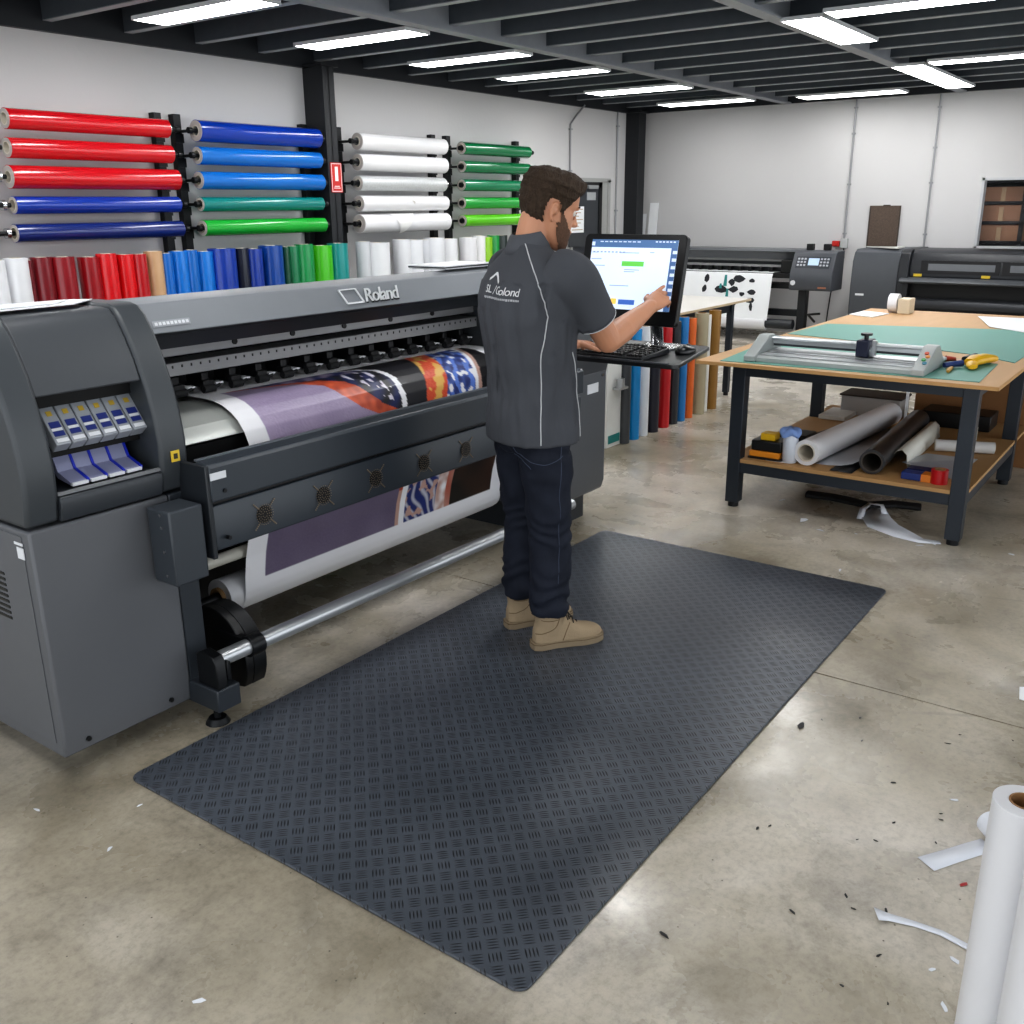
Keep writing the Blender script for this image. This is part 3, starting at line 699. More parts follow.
# ------------------------------------------------------------------ printed banner
pts = [(3.30, 1.003), (3.12, 1.0035), (3.0, 1.003), (2.95, .999), (2.90, .987), (2.86, .968), (2.825, .942), (2.795, .905), (2.775, .86), (2.76, .80), (2.755, .73), (2.765, .65), (2.79, .57), (2.83, .48), (2.855, .40), (2.87, .32), (2.879, .25), (2.885, .22)]
for a in range(1, 8): pts.append((2.96 - .075*math.cos(math.radians(a*20)), .235 - .075*math.sin(math.radians(a*20))))
path = []
s = 0; 
for i in range(len(pts)-1):
    (a, b), (c_, d_) = pts[i], pts[i+1]; L_ = math.hypot(c_-a, d_-b); n_ = max(1, int(L_/.006))
    for k_ in range(n_): path.append((a+(c_-a)*k_/n_, b+(d_-b)*k_/n_, s + L_*k_/n_))
    s += L_
def col3(h): return lin(h)[:3]
cP, cPd, cO, cO2, cK, cW, cB, cB2, cR, cY, cT = [col3(h) for h in ('a597b2', '75678a', 'd2603a', 'a5422a', '0e0e14', 'e6e6ea', '1c2c6c', '5a7ccc', 'c23a20', 'd8ac5a', 'b8968a')]
def lerp(a, b, t): t = max(0, min(1, t)); return tuple(x+(y-x)*t for x, y in zip(a, b))
def paint(x, s):
    if x < 2.295 or x > 3.775: return cW
    w = noise.noise(V((x*7, s*7, 0))); w2 = noise.noise(V((x*25, s*25, 3))); w3 = noise.noise(V((x*160, s*160, 5)))
    if s < .26: return cW
    if s < .80:
        pb = interp([(.26, 2.30), (.29, 2.44), (.33, 2.60), (.40, 2.70), (.48, 2.74), (.55, 2.80), (.60, 2.90), (.66, 3.0), (.8, 3.0)], s)
        if x < pb - .0 : return lerp(cP, cPd, .25+w*.25+w3*.35)
        wl_ = interp([(.26, 2.86), (.30, 2.98), (.36, 3.05), (.44, 3.075), (.55, 3.06), (.8, 2.98)], s)
        ob = pb + interp([(.26, .03), (.33, .10), (.45, .13), (.60, .12), (.68, .02)], s)
        if x < ob: return lerp(cO, cO2, .5+w2*1.2 + (x-pb)*4-.2)
        if abs(x-wl_) < .016: return cW
        if x < wl_:
            st = math.sin((x+s*.5)*60 + w*3)
            if s < .33: return lerp(cB, cP, .4+st*.4+w2)
            if ob+.05 < x < wl_-.05 and w2 > .02 and math.sin(x*150) > -.3: return lerp(cW, cP, .4+w3)
            return lerp(cK, cB, .3+st*.3)
        xs = x + .45*(s-.58)
        f0 = 3.20 + .02*w
        if xs < f0: return lerp(cK, col3('1b1b24'), .5+w)
        if xs < f0+.15:
            return cY if (w2 + .5*math.sin(xs*45+s*20)) > .12 else lerp(cR, cO, .5+w3)
        if xs < 3.55:
            return cW if w2 > .28 else (cB2 if math.sin(xs*70+w*6) > .45 else lerp(cB, cB2, .25+w2))
        if xs < 3.575: return cW
        if xs < 3.60: return cT
        return cK
    if s > 1.175 : return cW
    if x < 3.05: return lerp(col3('72687f'), col3('5a5069'), .35+w*.4+w3*.3)
    if x < 3.075: return cT if s > 1.0 else cO2
    if x < 3.11: return cW
    if x < 3.33: 
        return lerp(cB, cW, .6*max(0, math.sin((x*1.3-s*.6)*90+w*5))) if w2 < .2 else cT
    if x < 3.40: return lerp(cT, cW, .3+w2)
    if x < 3.44: return lerp(cO2, cT, .5+w)
    return lerp(col3('17110f'), col3('5a3a2a'), max(0, (x-3.5)*1.3)+w*.3)
bx0, bx1, nx_ = 2.20, 3.86, 280
bn = MB(); grid = []
for (y, z, s_) in path: grid.append([bn.bm.verts.new((bx0+(bx1-bx0)*i/nx_, y, z)) for i in range(nx_+1)])
for i in range(len(path)-1):
    for j in range(nx_): bn.face([grid[i][j], grid[i][j+1], grid[i+1][j+1], grid[i+1][j]])
me_cols = []
for (y, z, s_) in path:
    for i in range(nx_+1): me_cols.append(paint(bx0+(bx1-bx0)*i/nx_, s_))
banner_t = thing('printed_banner', 'long printed banner with purple, orange and blue artwork coming out of the printer', 'banner', (3.0, 2.8, .16))
bo = bn.build('printed_sheet', attr_mat('banner_print', .42, .12), banner_t, recalc=True)
at = bo.data.color_attributes.new('paint', 'FLOAT_COLOR', 'POINT')
at.data.foreach_set('color', [v_ for c_ in me_cols for v_ in (c_[0], c_[1], c_[2], 1.)])
MB().pipe((bx0-.06, 2.96, .235), (bx1+.02, 2.96, .235), .072, .04, 40).build('take_up_roll', white_vinyl, banner_t)
MB().pipe((bx0-.075, 2.96, .235), (bx1+.03, 2.96, .235), .04, .033, 24).build('core', core_m, banner_t)
MB().cyl((1.95, 2.96, .235), (4.0, 2.96, .235), .02, seg=14).build('take_up_spindle', blackm, pr)

# ------------------------------------------------------------------ rubber mat
def mat_mat():
    m = bpy.data.materials.new('rubber_tread'); m.use_nodes = True
    n = m.node_tree; N = n.nodes; L = n.links; b = N['Principled BSDF']
    tc = N.new('ShaderNodeTexCoord'); mp = N.new('ShaderNodeMapping'); mp.inputs['Rotation'].default_value = (0, 0, PI/4)
    cs = .0435
    mp.inputs['Scale'].default_value = (1/cs, 1/cs, 1)
    L.new(tc.outputs['Object'], mp.inputs[0]); sx = N.new('ShaderNodeSeparateXYZ'); L.new(mp.outputs[0], sx.inputs[0])
    def mt(op, a, b_=None, c=None):
        q = N.new('ShaderNodeMath'); q.operation = op
        for i, v_ in enumerate((a, b_, c)):
            if v_ is None: continue
            if isinstance(v_, (int, float)): q.inputs[i].default_value = v_
            else: L.new(v_, q.inputs[i])
        return q.outputs[0]
    X, Y = sx.outputs[0], sx.outputs[1]
    fx, fy = mt('FRACT', X), mt('FRACT', Y)
    chk = mt('MODULO', mt('ADD', mt('FLOOR', X), mt('ADD', mt('FLOOR', Y), 1000)), 2)
    # along (l) and across (a) coordinates per cell
    al = mt('ADD', mt('MULTIPLY', fx, chk), mt('MULTIPLY', fy, mt('SUBTRACT', 1, chk)))
    ac = mt('ADD', mt('MULTIPLY', fy, chk), mt('MULTIPLY', fx, mt('SUBTRACT', 1, chk)))
    sc = mt('MULTIPLY', mt('SUBTRACT', ac, .08), 4.76)          # four bars
    fr = mt('ABSOLUTE', mt('SUBTRACT', mt('FRACT', sc), .5))
    # lens shape: half width shrinks to the ends
    t = mt('MULTIPLY', mt('SUBTRACT', al, .5), 2.3)
    hw = mt('MULTIPLY', mt('SUBTRACT', 1, mt('MULTIPLY', t, t)), .30)
    inside = mt('MULTIPLY', mt('GREATER_THAN', ac, .08), mt('LESS_THAN', ac, .92))
    h = mt('MULTIPLY', mt('SMOOTH_MIN', mt('MAXIMUM', mt('MULTIPLY', mt('SUBTRACT', hw, fr), 8), 0), 1.0, .2), inside)
    nz = N.new('ShaderNodeTexNoise'); nz.inputs['Scale'].default_value = 2.2; nz.inputs['Detail'].default_value = 5; L.new(tc.outputs['Object'], nz.inputs['Vector'])
    base = N.new('ShaderNodeMix'); base.data_type = 'RGBA'; base.inputs[6].default_value = lin('3b4047'); base.inputs[7].default_value = lin('585e67'); L.new(nz.outputs['Fac'], base.inputs[0])
    mx = N.new('ShaderNodeMix'); mx.data_type = 'RGBA'; mx.inputs[7].default_value = lin('14161a'); L.new(base.outputs[2], mx.inputs[6])
    L.new(mt('MULTIPLY', h, .9), mx.inputs[0]); L.new(mx.outputs[2], b.inputs['Base Color'])
    bp = N.new('ShaderNodeBump'); bp.inputs['Strength'].default_value = .8; bp.inputs['Distance'].default_value = .0015
    L.new(h, bp.inputs['Height']); L.new(bp.outputs[0], b.inputs['Normal'])
    b.inputs['Roughness'].default_value = .42
    L.new(mt('ADD', mt('MULTIPLY', nz.outputs['Fac'], .25), .24), b.inputs['Roughness'])
    return m
def rrect(x0, x1, y0, y1, r, n=6):
    o = []
    for cx, cy, a0 in ((x1-r, y1-r, 0), (x0+r, y1-r, 90), (x0+r, y0+r, 180), (x1-r, y0+r, 270)):
        for k_ in range(n+1):
            a = math.radians(a0+90*k_/n); o.append((cx+r*math.cos(a), cy+r*math.sin(a)))
    return o
mt_ = MB(); mt_.prism(rrect(1.392, 4.268, .992, 2.482, .035), 'z', .0005, .009)
tag(mt_.build('rubber_mat', mat_mat(), bevel=.003), 'large black rubber floor mat with raised bar tread under the standing man', 'mat')

# ------------------------------------------------------------------ touch monitor, tray, keyboard, mouse
tr = thing('keyboard_tray', 'black keyboard tray on an arm fixed to the printer end', 'tray', (3.75, 2.0, 1.04))
TZ = 1.075
MB().prism([(3.43, 1.70), (3.45, 1.685), (3.47, 1.69), (3.99, 1.80), (4.01, 1.82), (4.01, 2.24), (3.45, 2.24), (3.43, 2.22)], 'z', TZ-.018, TZ).build('tray_board', M('tray_black', '1b1d20', .35, var=.1), tr, bevel=.004)
MB().box(3.43, 3.445, 1.72, 2.21, TZ-.001, TZ+.006).build('front_lip', M('tray_grey', '4a4d52', .4), tr, bevel=.002)
MB().tube([(3.85, 2.2, TZ-.045), (3.95, 2.5, TZ-.05), (4.12, 2.66, TZ-.06)], [(.014, .035)]*3, 12).cyl((3.85, 2.2, TZ-.06), (3.85, 2.2, TZ-.03), .05).build('support_arm', blackm, tr)
mo = thing('touch_monitor', 'black touch screen monitor with a white page and green bar, tilted back', 'monitor', (3.66, 1.93, TZ))
# screen frame: local axes
SC = V((3.605, 2.0, 1.385)); su = V((0, -1, 0)); tl = math.radians(13); sv = V((math.sin(tl), 0, math.cos(tl))); sn = V((-math.cos(tl), 0, math.sin(tl)))
def sbox(mb, u0, u1, v0, v1, n0, n1):
    vs = [mb.bm.verts.new(SC + su*u + sv*v_ + sn*n_) for u in (u0, u1) for v_ in (v0, v1) for n_ in (n0, n1)]
    for q in ((0,1,3,2),(4,6,7,5),(0,4,5,1),(2,3,7,6),(0,2,6,4),(1,5,7,3)): mb.face([vs[i] for i in q])
HW, HH = .238, .183
def rr3(hw, hh, r, n_):
    return [SC + su*a + sv*b_ + sn*n_ for a, b_ in rrect(-hw, hw, -hh, hh, r)]
MB().loft([rr3(HW-.02, HH-.02, .02, -.045), rr3(HW, HH, .02, -.03), rr3(HW, HH, .02, -.002), rr3(HW-.003, HH-.003, .018, 0)]).build('bezel', M('bezel_black', '0d0e10', .3), mo, angle=30)
scr = M('screen_white', 'c6d2e2', .25, var=.01, emit=.72)
q = MB(); sbox(q, -.200, .202, -.125, .160, 0, .0012); sp = q.build('screen', scr, mo, smooth=False)
def ui(name, col, rects, e=.7, n0=.0012):
    q = MB()
    for r_ in rects: sbox(q, *r_, n0, n0+.0007)
    return q.build(name, M('ui_'+name, col, .3, var=.01, emit=e), sp, smooth=False)
ui('title_bar', '4a6a94', [(-.200, .202, .143, .160), (-.200, .202, .128, .143)], .6)
ui('side_bar', '46648f', [(.175, .202, -.125, .128)], .6)
ui('green_bar', '5fb84e', [(-.045, .058, .052, .072)], .7)
ui('yellow_button', 'e0bc5a', [(-.075, -.048, -.105, -.082)], .7)
ui('blue_button', '3c62ac', [(-.038, .038, -.105, -.085)], .7)
L_ = []
for j in range(8): L_.append((-.195, -.195+.03+.02*(j % 3), .105-j*.027, .108-j*.027))
for j, (a, b_) in enumerate([(-.06, .03), (.08, .1), (-.03, .04), (-.03, .02), (-.09, .0)]): L_.append((a, b_, [.105, .108, .036, .028, -.03][j], [.108, .111, .039, .031, -.027][j]))
L_ += [(-.19+.018*j, -.18+.018*j, .108-.002, .111) for j in range(9)]
ui('text_lines', '8c9cb4', L_, .5)
ui('menu_marks', 'c8d4e6', [(-.2, -.185, .134, .150)] + [(-.16+.022*j, -.145+.022*j, .149, .153) for j in range(9)] + [(.10+.016*j, .11+.016*j, .150, .155) for j in range(6)] + [(.183, .202, .105-.03*j, .118-.03*j) for j in range(7)], .5, .0019)
MB().box(3.74, 3.90, 1.88, 2.06, TZ, TZ+.012).tube([(3.82, 1.97, TZ+.01), (3.80, 1.97, 1.22), (3.66, 1.97, 1.37)], [(.018, .03)]*3, 14).build('stand', chrome, mo, bevel=.002)
kb = thing('keyboard', 'black computer keyboard under the touch monitor', 'keyboard', (3.56, 2.0, TZ))
kx0, kx1, ky0, ky1 = 3.455, 3.70, 1.85, 2.23
MB().loft([[V((kx0, ky0, TZ+.001)), V((kx1, ky0, TZ+.001)), V((kx1, ky1, TZ+.001)), V((kx0, ky1, TZ+.001))], [V((kx0, ky0, TZ+.012)), V((kx1, ky0, TZ+.026)), V((kx1, ky1, TZ+.026)), V((kx0, ky1, TZ+.012))]]).build('case', M('kb_case', '26282b', .45), kb, bevel=.003)
q = MB()
for r_ in range(6):
    for c_ in range(20):
        if c_ in (15,): continue
        x = kx0+.016+r_*.037 + (.008 if r_ == 5 else 0); y = ky1-.008-c_*.0183
        zt = TZ+.012+.014*(x-kx0)/(kx1-kx0)
        if r_ == 0 and 4 <= c_ <= 9 and c_ != 4: continue
        yw = .0162 if not (r_ == 0 and c_ == 4) else .10
        if r_ == 0 and c_ == 4: q, keep_ = MB(), q
        q.loft([[V((x, y, zt)), V((x+.029, y, zt+.001)), V((x+.029, y-yw, zt+.001)), V((x, y-yw, zt))], [V((x+.003, y-.002, zt+.009)), V((x+.026, y-.002, zt+.01)), V((x+.026, y-yw+.002, zt+.01)), V((x+.003, y-yw+.002, zt+.009))]])
        if r_ == 0 and c_ == 4: q.build('space_bar', M('kb_keys', '0f1012', .4), kb); q = keep_
q.build('keycaps', M('kb_keys', '0f1012', .4), kb)
ms = thing('computer_mouse', 'black computer mouse at the right edge of the tray', 'mouse', (3.75, 1.80, TZ))
q = MB(); rings = []
for j, (zz, sc_) in enumerate([(0, .93), (.008, 1.), (.018, .95), (.027, .75), (.033, .4), (.0345, .1)]):
    rings.append([V((3.75+.066*sc_*math.cos(a), 1.80+.038*sc_*math.sin(a)*(1+.08*math.cos(2*a)), TZ+.0005+zz+(-.004*math.cos(a)*(zz > .02)))) for a in [2*PI*k_/24 for k_ in range(24)]])
q.loft(rings).build('mouse_shell', M('mouse_black', '101114', .3), ms, angle=60)
MB().cyl((3.775, 1.796, TZ+.031), (3.775, 1.804, TZ+.031), .009, seg=14).build('scroll_wheel', M('tray_grey', '4a4d52'), ms)
MB().box(3.765, 3.802, 1.7993, 1.8007, TZ+.0275, TZ+.0305).build('button_seam', M('seam', '54575c', .5), ms)

# ------------------------------------------------------------------ white side table
wt = thing('side_table', 'white topped table with dark metal legs behind the keyboard tray', 'table', (7.3, 3.9, 0))
WT = .845
MB().box(5.6, 8.62, 3.50, 4.35, WT-.02, WT).build('table_top', M('melamine', 'dcd9d2', .4, var=.03), wt, bevel=.002)
MB().box(5.6, 8.62, 3.497, 3.50, WT-.02, WT-.001).build('edge_band', M('edge_ply', 'b6a488', .6), wt)
fr_ = MB()
fr_.box(5.7, 8.25, 3.53, 3.57, WT-.09, WT-.02).box(5.7, 8.25, 4.26, 4.30, WT-.09, WT-.02).box(8.25, 8.29, 3.53, 4.30, WT-.09, WT-.02)
fr_.build('frame', frame_steel, wt)
for x in (5.66, 8.22):
    for y in (3.51, 4.26):
        l_ = MB().box(x, x+.05, y, y+.05, .03, WT-.02).build('leg', frame_steel, wt)
        MB().cyl((x+.025, y+.025, .001), (x+.025, y+.025, .03), .022).build('foot', blackm, l_)
# bits seen past the table leg
tag(MB().pipe((7.75, 3.62, .30), (8.1, 3.62, .30), .04, .03).box(7.7, 7.74, 3.58, 3.66, 0, .34).build('paper_tube', paper), 'short white tube resting low between the rolls and the table leg', 'tube')
bx = thing('shipping_box', 'white carton with a teal base strip squeezed behind the printer end', 'box', (5.0, 3.5, 0))
MB().box(5.86, 6.06, 3.40, 3.75, .0, .66).build('carton', M('carton_white', 'd6d7d4', .6), bx, bevel=.005)
MB().box(5.857, 5.86, 3.42, 3.72, .03, .09).box(5.88, 6.04, 3.397, 3.40, .03, .09).build('teal_strip', M('teal_ink', '1b7a78', .5), bx)
MB().box(5.93, 6.05, 3.34, 3.40, .42, .435).cyl((5.97, 3.36, .435), (5.97, 3.36, .50), .03, seg=16).build('holder', steel, bx)

# ------------------------------------------------------------------ cutting table
ply = M('plywood', 'c09a70', .6, var=.08, scale=3, stretch=(1, 6, 1)); plye = M('plywood_edge', 'b48d5c', .7, var=.15, scale=8)
ct = thing('cutting_table', 'long plywood topped cutting table with dark steel frame and lower shelf', 'table', (5.75, 1.5, 0))
TT = .85
MB().box(4.95, 8.25, .765, 2.31, TT-.02, TT).build('table_top', ply, ct, bevel=.002)
MB().box(4.947, 4.95, .765, 2.31, TT-.019, TT-.001).box(4.95, 8.25, .762, .765, TT-.019, TT-.001).build('edge_band', plye, ct)
lw = .075
LY = (.86, 2.06)
for x in (5.06, 6.42, 8.05):
    for y in LY:
        if x > 8 and y > 2: continue
        l_ = MB().box(x, x+lw, y, y+lw, .03, TT-.02).build('leg', frame_steel, ct, bevel=.003)
        MB().cyl((x+lw/2, y+lw/2, .001), (x+lw/2, y+lw/2, .03), .03, seg=16).build('levelling_foot', blackm, l_)
fr_ = MB()
fr_.box(5.07, 5.11, LY[0]+lw, LY[1], TT-.085, TT-.02).box(5.06+lw, 8.05, .87, .91, TT-.085, TT-.02).box(5.06+lw, 6.42, 2.08, 2.12, TT-.085, TT-.02)
fr_.build('top_frame', frame_steel, ct)
SZ = .29
fr_ = MB()
fr_.box(5.07, 5.12, LY[0]+lw, LY[1], SZ-.08, SZ-.02).box(5.06+lw, 6.42, .865, .915, SZ-.08, SZ-.02).box(5.06+lw, 6.42, 2.08, 2.13, SZ-.08, SZ-.02).box(6.44, 6.49, LY[0]+lw, LY[1], SZ-.08, SZ-.02)
fr_.build('shelf_frame', frame_steel, ct)
MB().prism([(5.065, LY[0]+lw), (5.065, LY[1]), (5.06+lw, LY[1]), (5.06+lw, 2.14), (6.9, 2.14), (6.9, .86), (5.06+lw, .86), (5.06+lw, LY[0]+lw)], 'z', SZ-.02, SZ).build('shelf', M('shelf_ply', 'a98558', .65, var=.12, scale=3), ct)
# cutting mats
cm = M('cutting_mat_green', '5f968a', .55, var=.05, scale=2)
def cmat(poly, label):
    t = thing('cutting_mat', label, 'cutting mat', (sum(p_[0] for p_ in poly)/4, sum(p_[1] for p_ in poly)/4, TT))
    MB().prism(poly, 'z', TT+.0005, TT+.004).build('mat_sheet', cm, t)
    xs = [p_[0] for p_ in poly]; ys = [p_[1] for p_ in poly]
    return t
cmat([(5.03, .865), (5.66, .895), (6.15, 2.28), (4.985, 2.18)], 'smaller green cutting mat under the rotary trimmer at the table front')
cmat([(5.756, .83), (7.35, .80), (6.98, 2.25), (6.30, 2.29), (6.14, 1.60), (5.95, 1.05)], 'larger green cutting mat farther back on the cutting table')

# rotary trimmer
TM = TT+.004
rt = thing('rotary_trimmer', 'long grey rotary paper trimmer lying on the front cutting mat', 'trimmer', (5.2, 1.57, TM))
tg = M('trimmer_grey', '9ba09f', .45, var=.04); alu = M('trimmer_alu', 'c0c4c6', .28, .7, var=.08, scale=8, stretch=(1, .1, 1))
ty0, ty1 = 1.15, 2.035
MB().prism([(5.05, TM+.001), (5.05, TM+.022), (5.075, TM+.032), (5.40, TM+.036), (5.42, TM+.001)], 'y', ty0+.03, ty1-.03).build('base', tg, rt)
MB().box(5.08, 5.16, ty0+.04, ty1-.04, TM+.032, TM+.040).box(5.19, 5.37, ty0+.04, ty1-.04, TM+.034, TM+.042).build('bed', alu, rt, bevel=.002)
MB().box(5.165, 5.185, ty0+.04, ty1-.04, TM+.033, TM+.038).build('cutting_strip', black, rt)
endp = [(5.03, TM+.001), (5.03, TM+.03), (5.06, TM+.04), (5.20, TM+.105), (5.24, TM+.125), (5.31, TM+.125), (5.36, TM+.09), (5.44, TM+.03), (5.44, TM+.001)]
for a, b_, n_ in ((ty0-.03, ty0+.035, 'right'), (ty1-.035, ty1+.03, 'left')):
    MB().prism(endp, 'y', a, b_).build('end_block', tg, rt, bevel=.004)
MB().cyl((5.27, ty0+.03, TM+.105), (5.27, ty1-.03, TM+.105), .009, seg=12).box(5.28, 5.30, ty0+.03, ty1-.03, TM+.075, TM+.115).build('guide_rail', alu, rt)
MB().box(5.30, 5.315, ty0+.03, ty1-.03, TM+.06, TM+.08).build('clamp_strip', M('clamp_dark', '3b3f43', .5), rt)
hd = MB().box(5.20, 5.32, 1.445, 1.515, TM+.045, TM+.135).build('cutter_head', M('head_navy', '161c33', .4), rt, bevel=.008)
MB().cyl((5.26, 1.48, TM+.135), (5.26, 1.48, TM+.155), .012).cyl((5.26, 1.48, TM+.155), (5.26, 1.48, TM+.167), .03).build('head_knob', black, hd)
MB().cyl((5.235, 1.438, TM+.075), (5.235, 1.446, TM+.075), .028, seg=24).build('blade_cover', M('blade_grey', '8d9295', .3, .7), hd)
MB().box(5.245, 5.275, 1.425, 1.445, TM+.05, TM+.13).build('head_clip', steel, hd)
# colour buttons sitting on the sloping face of right end block
SLU = V((.14, 0, .065)).normalized(); SLN = V((-.065, 0, .14)).normalized()
for j, (cc, cn, dy) in enumerate([('1f6f86', 'teal', 0), ('3f9a52', 'green', .012), ('d0832a', 'orange', 0), ('c04a2a', 'red', .012)]):
    p0 = V((5.075, ty0-.012+dy, TM+.046)) + SLU*(.022+.03*j)
    MB().cyl(p0, p0 + SLN*.006, .011, seg=16).build('button', M('btn_'+cn, cc, .4), rt)
# hand tools on the mat
kn = thing('heat_gun', 'yellow and blue hand tool lying on the front cutting mat', 'tool', (5.25, .98, TM))
q = MB()
q.tube([(5.46, 1.0, TM+.025), (5.53, .985, TM+.03), (5.62, .955, TM+.03), (5.70, .925, TM+.022)], [(.020, .03), (.028, .045), (.026, .04), (.018, .026)], 16).tube([(5.46, .985, TM+.02), (5.38, .97, TM+.02), (5.36, .962, TM+.018)], [(.018, .03), (.018, .028), (.012, .02)], 14); q.build('body', M('tool_yellow', 'd8a818', .4), kn)
MB().tube([(5.36, 1.10, TM+.016), (5.44, 1.03, TM+.022)], [.013, .018], 14).build('handle', M('tool_blue', '20386e', .45), kn)
MB().tube([(5.56, 1.04, TM+.025), (5.62, 1.0, TM+.035)], [(.016, .026), (.02, .03)], 14).build('nozzle', black, kn)
tag(MB().tube([(5.20, 1.045, TM+.010), (5.27, 1.055, TM+.011), (5.35, 1.06, TM+.010)], [(.006, .008), (.009, .014), (.006, .009)], 14).build('scraper_handle', M('tool_tan', 'b08a3c', .5)), 'short ochre tool handle at the front edge of the cutting mat', 'tool')
cu_ = thing('craft_cutter', 'small white and red cutter with a pale strip behind the trimmer', 'tool', (5.5, 1.12, TM))
MB().tube([(5.50, 1.22, TM+.02), (5.56, 1.17, TM+.02), (5.60, 1.14, TM+.015)], [(.018, .03), (.018, .03), (.008, .014)], 14).build('body', white_vinyl, cu_)
MB().tube([(5.60, 1.145, TM+.017), (5.62, 1.10, TM+.015)], [(.016, .026), (.010, .018)], 12).build('red_tip', M('tool_red', 'a8402f', .5), cu_)
MB().box(5.62, 5.67, 1.0, 1.12, TM+.001, TM+.008).build('strip', M('pale_wood', 'c79a82', .6), cu_)
# papers and tape on the far end of the table
tag(MB().sheet([(7.0, .84, TT+.006), (8.05, .84, TT+.006), (8.0, 1.45, TT+.006), (7.35, 1.25, TT+.006)], .002).build('paper_sheet', paper, smooth=False), 'large white paper sheet at the right rear of the cutting table', 'paper')
tag(MB().sheet([(7.55, .835, TT+.012), (7.95, .835, TT+.02), (8.1, 1.0, TT+.03), (7.7, .98, TT+.012)], .002).build('paper_sheet', M('paper_cool2', 'e4e7ec', .6), smooth=False), 'folded white paper corner on top of the large sheet', 'paper')
tag(MB().sheet([(7.45, .84, TT+.0085), (7.62, .84, TT+.0085), (7.6, .98, TT+.0085), (7.42, .95, TT+.0085)], .002).build('black_card', black, smooth=False), 'small black card at the edge of the white paper', 'card')
td = thing('tape_dispenser', 'white tape roll standing beside papers at far left of the table', 'tape', (7.95, 2.05, TT))
MB().pipe((8.0, 2.03, TT+.075), (8.0, 2.10, TT+.075), .072, .035, 30).build('tape_roll', white_vinyl, td)
MB().box(7.93, 8.08, 1.93, 2.02, TT+.001, TT+.115).build('side_block', M('beige_block', 'd3c6ae', .6), td, bevel=.004)
tag(MB().sheet([(7.55, 2.10, TT+.002), (7.86, 2.06, TT+.002), (7.95, 2.28, TT+.002), (7.65, 2.30, TT+.002)], .006).build('paper_sheet', paper, smooth=False), 'small stack of white paper at far left of the cutting table', 'paper')

# ------------------------------------------------------------------ things on the shelf
ST = SZ
def shelfroll(p0, p1, ro, ri, m, label, cm_=core_w, extra=None):
    t = thing('media_roll', label, 'vinyl roll', (p0[0], p0[1], ST))
    MB().pipe(p0, p1, ro, ri, 36).build('film', m, t)
    d_ = (V(p1)-V(p0)).normalized(); MB().pipe(V(p0)-d_*.003, V(p1)+d_*.003, ri, ri*.88, 28).build('core', cm_, t)
    return t
shelfroll((5.13, 1.705, ST+.074), (6.45, 1.61, ST+.074), .072, .050, white_vinyl, 'big open white roll lying on the table shelf')
shelfroll((5.15, 1.355, ST+.068), (6.38, 1.42, ST+.068), .066, .056, M('film_black', '232326', .4, coat=.3), 'black roll with open end lying on the table shelf', M('dark_core', '4a443e', .7))
# loose curled sheets beside the rolls
def curl(pts_, x0, x1, m, label, skew=0.):
    a = [(x0, y, z) for y, z in pts_]; b_ = [(x1, y+skew, z) for y, z in pts_]
    o = MB().strip(a, b_).build('vinyl_sheet', m, solid=.0015); return tag(o, label, 'vinyl sheet')
curl([(1.67, ST+.002), (1.60, ST+.004), (1.53, ST+.012), (1.47, ST+.03), (1.43, ST+.055)], 5.2, 6.3, M('sheet_grey', 'b9bbc0', .4, coat=.2), 'loose grey white vinyl sheet between the white and the black roll', .0)
curl([(1.93, ST+.001), (1.86, ST+.002), (1.80, ST+.004)], 5.12, 5.5, white_vinyl, 'flat white vinyl sheet sticking out left of the white roll', -.02)
curl([(1.33, ST+.03), (1.29, ST+.09), (1.262, ST+.10), (1.235, ST+.075), (1.225, ST+.004)], 5.38, 6.25, M('sheet_cream', 'cbc9c0', .5), 'cream vinyl sheet curling up right of the black roll', .03)
curl([(1.56, ST+.0035), (1.50, ST+.004), (1.44, ST+.004)], 5.10, 5.6, M('sheet_black', '1c1d20', .4), 'black vinyl sheet lying under the black roll', 0)
tb = thing('tool_case', 'black and orange tool case at the left end of the shelf', 'tool case', (5.2, 1.95, ST))
MB().box(5.12, 5.30, 1.84, 2.04, ST+.001, ST+.012).build('dark_base', black, tb, bevel=.003)
MB().box(5.13, 5.29, 1.855, 2.035, ST+.012, ST+.045).build('orange_layer', M('case_orange', 'd98a22', .45), tb, bevel=.004)
MB().box(5.14, 5.29, 1.85, 2.03, ST+.045, ST+.105).build('upper_case', black, tb, bevel=.008)
MB().box(5.16, 5.24, 1.90, 1.985, ST+.105, ST+.145).build('yellow_latch', M('case_yellow', 'd6ab18', .45), tb, bevel=.005)
bt = thing('spray_bottle', 'translucent bottle with a blue cloth over it on the shelf', 'bottle', (5.16, 1.81, ST))
rg = lambda z, r, e=0: [V((5.155+r*math.cos(a), 1.805+(r+e)*math.sin(a), z)) for a in [2*PI*k_/24 for k_ in range(24)]]
MB().loft([rg(ST+.001, .036), rg(ST+.01, .042), rg(ST+.13, .042), rg(ST+.15, .036), rg(ST+.165, .022), rg(ST+.175, .02)]).build('bottle_body', M('bottle_milky', 'c6ccd6', .3, coat=.3), bt, angle=50)
q = MB(); rings = []
for j, (zz, rr_) in enumerate([(.150, .042), (.162, .047), (.178, .045), (.19, .034), (.194, .012)]):
    rings.append([V((5.17+rr_*1.25*math.cos(a)*(1+.12*math.sin(3*a+j)), 1.815+rr_*1.3*math.sin(a), ST+zz+.008*math.sin(4*a))) for a in [2*PI*k_/28 for k_ in range(28)]])
q.loft(rings).build('blue_cloth', M('cloth_blue', '7c98cc', .8, var=.2, scale=30), bt, angle=60)
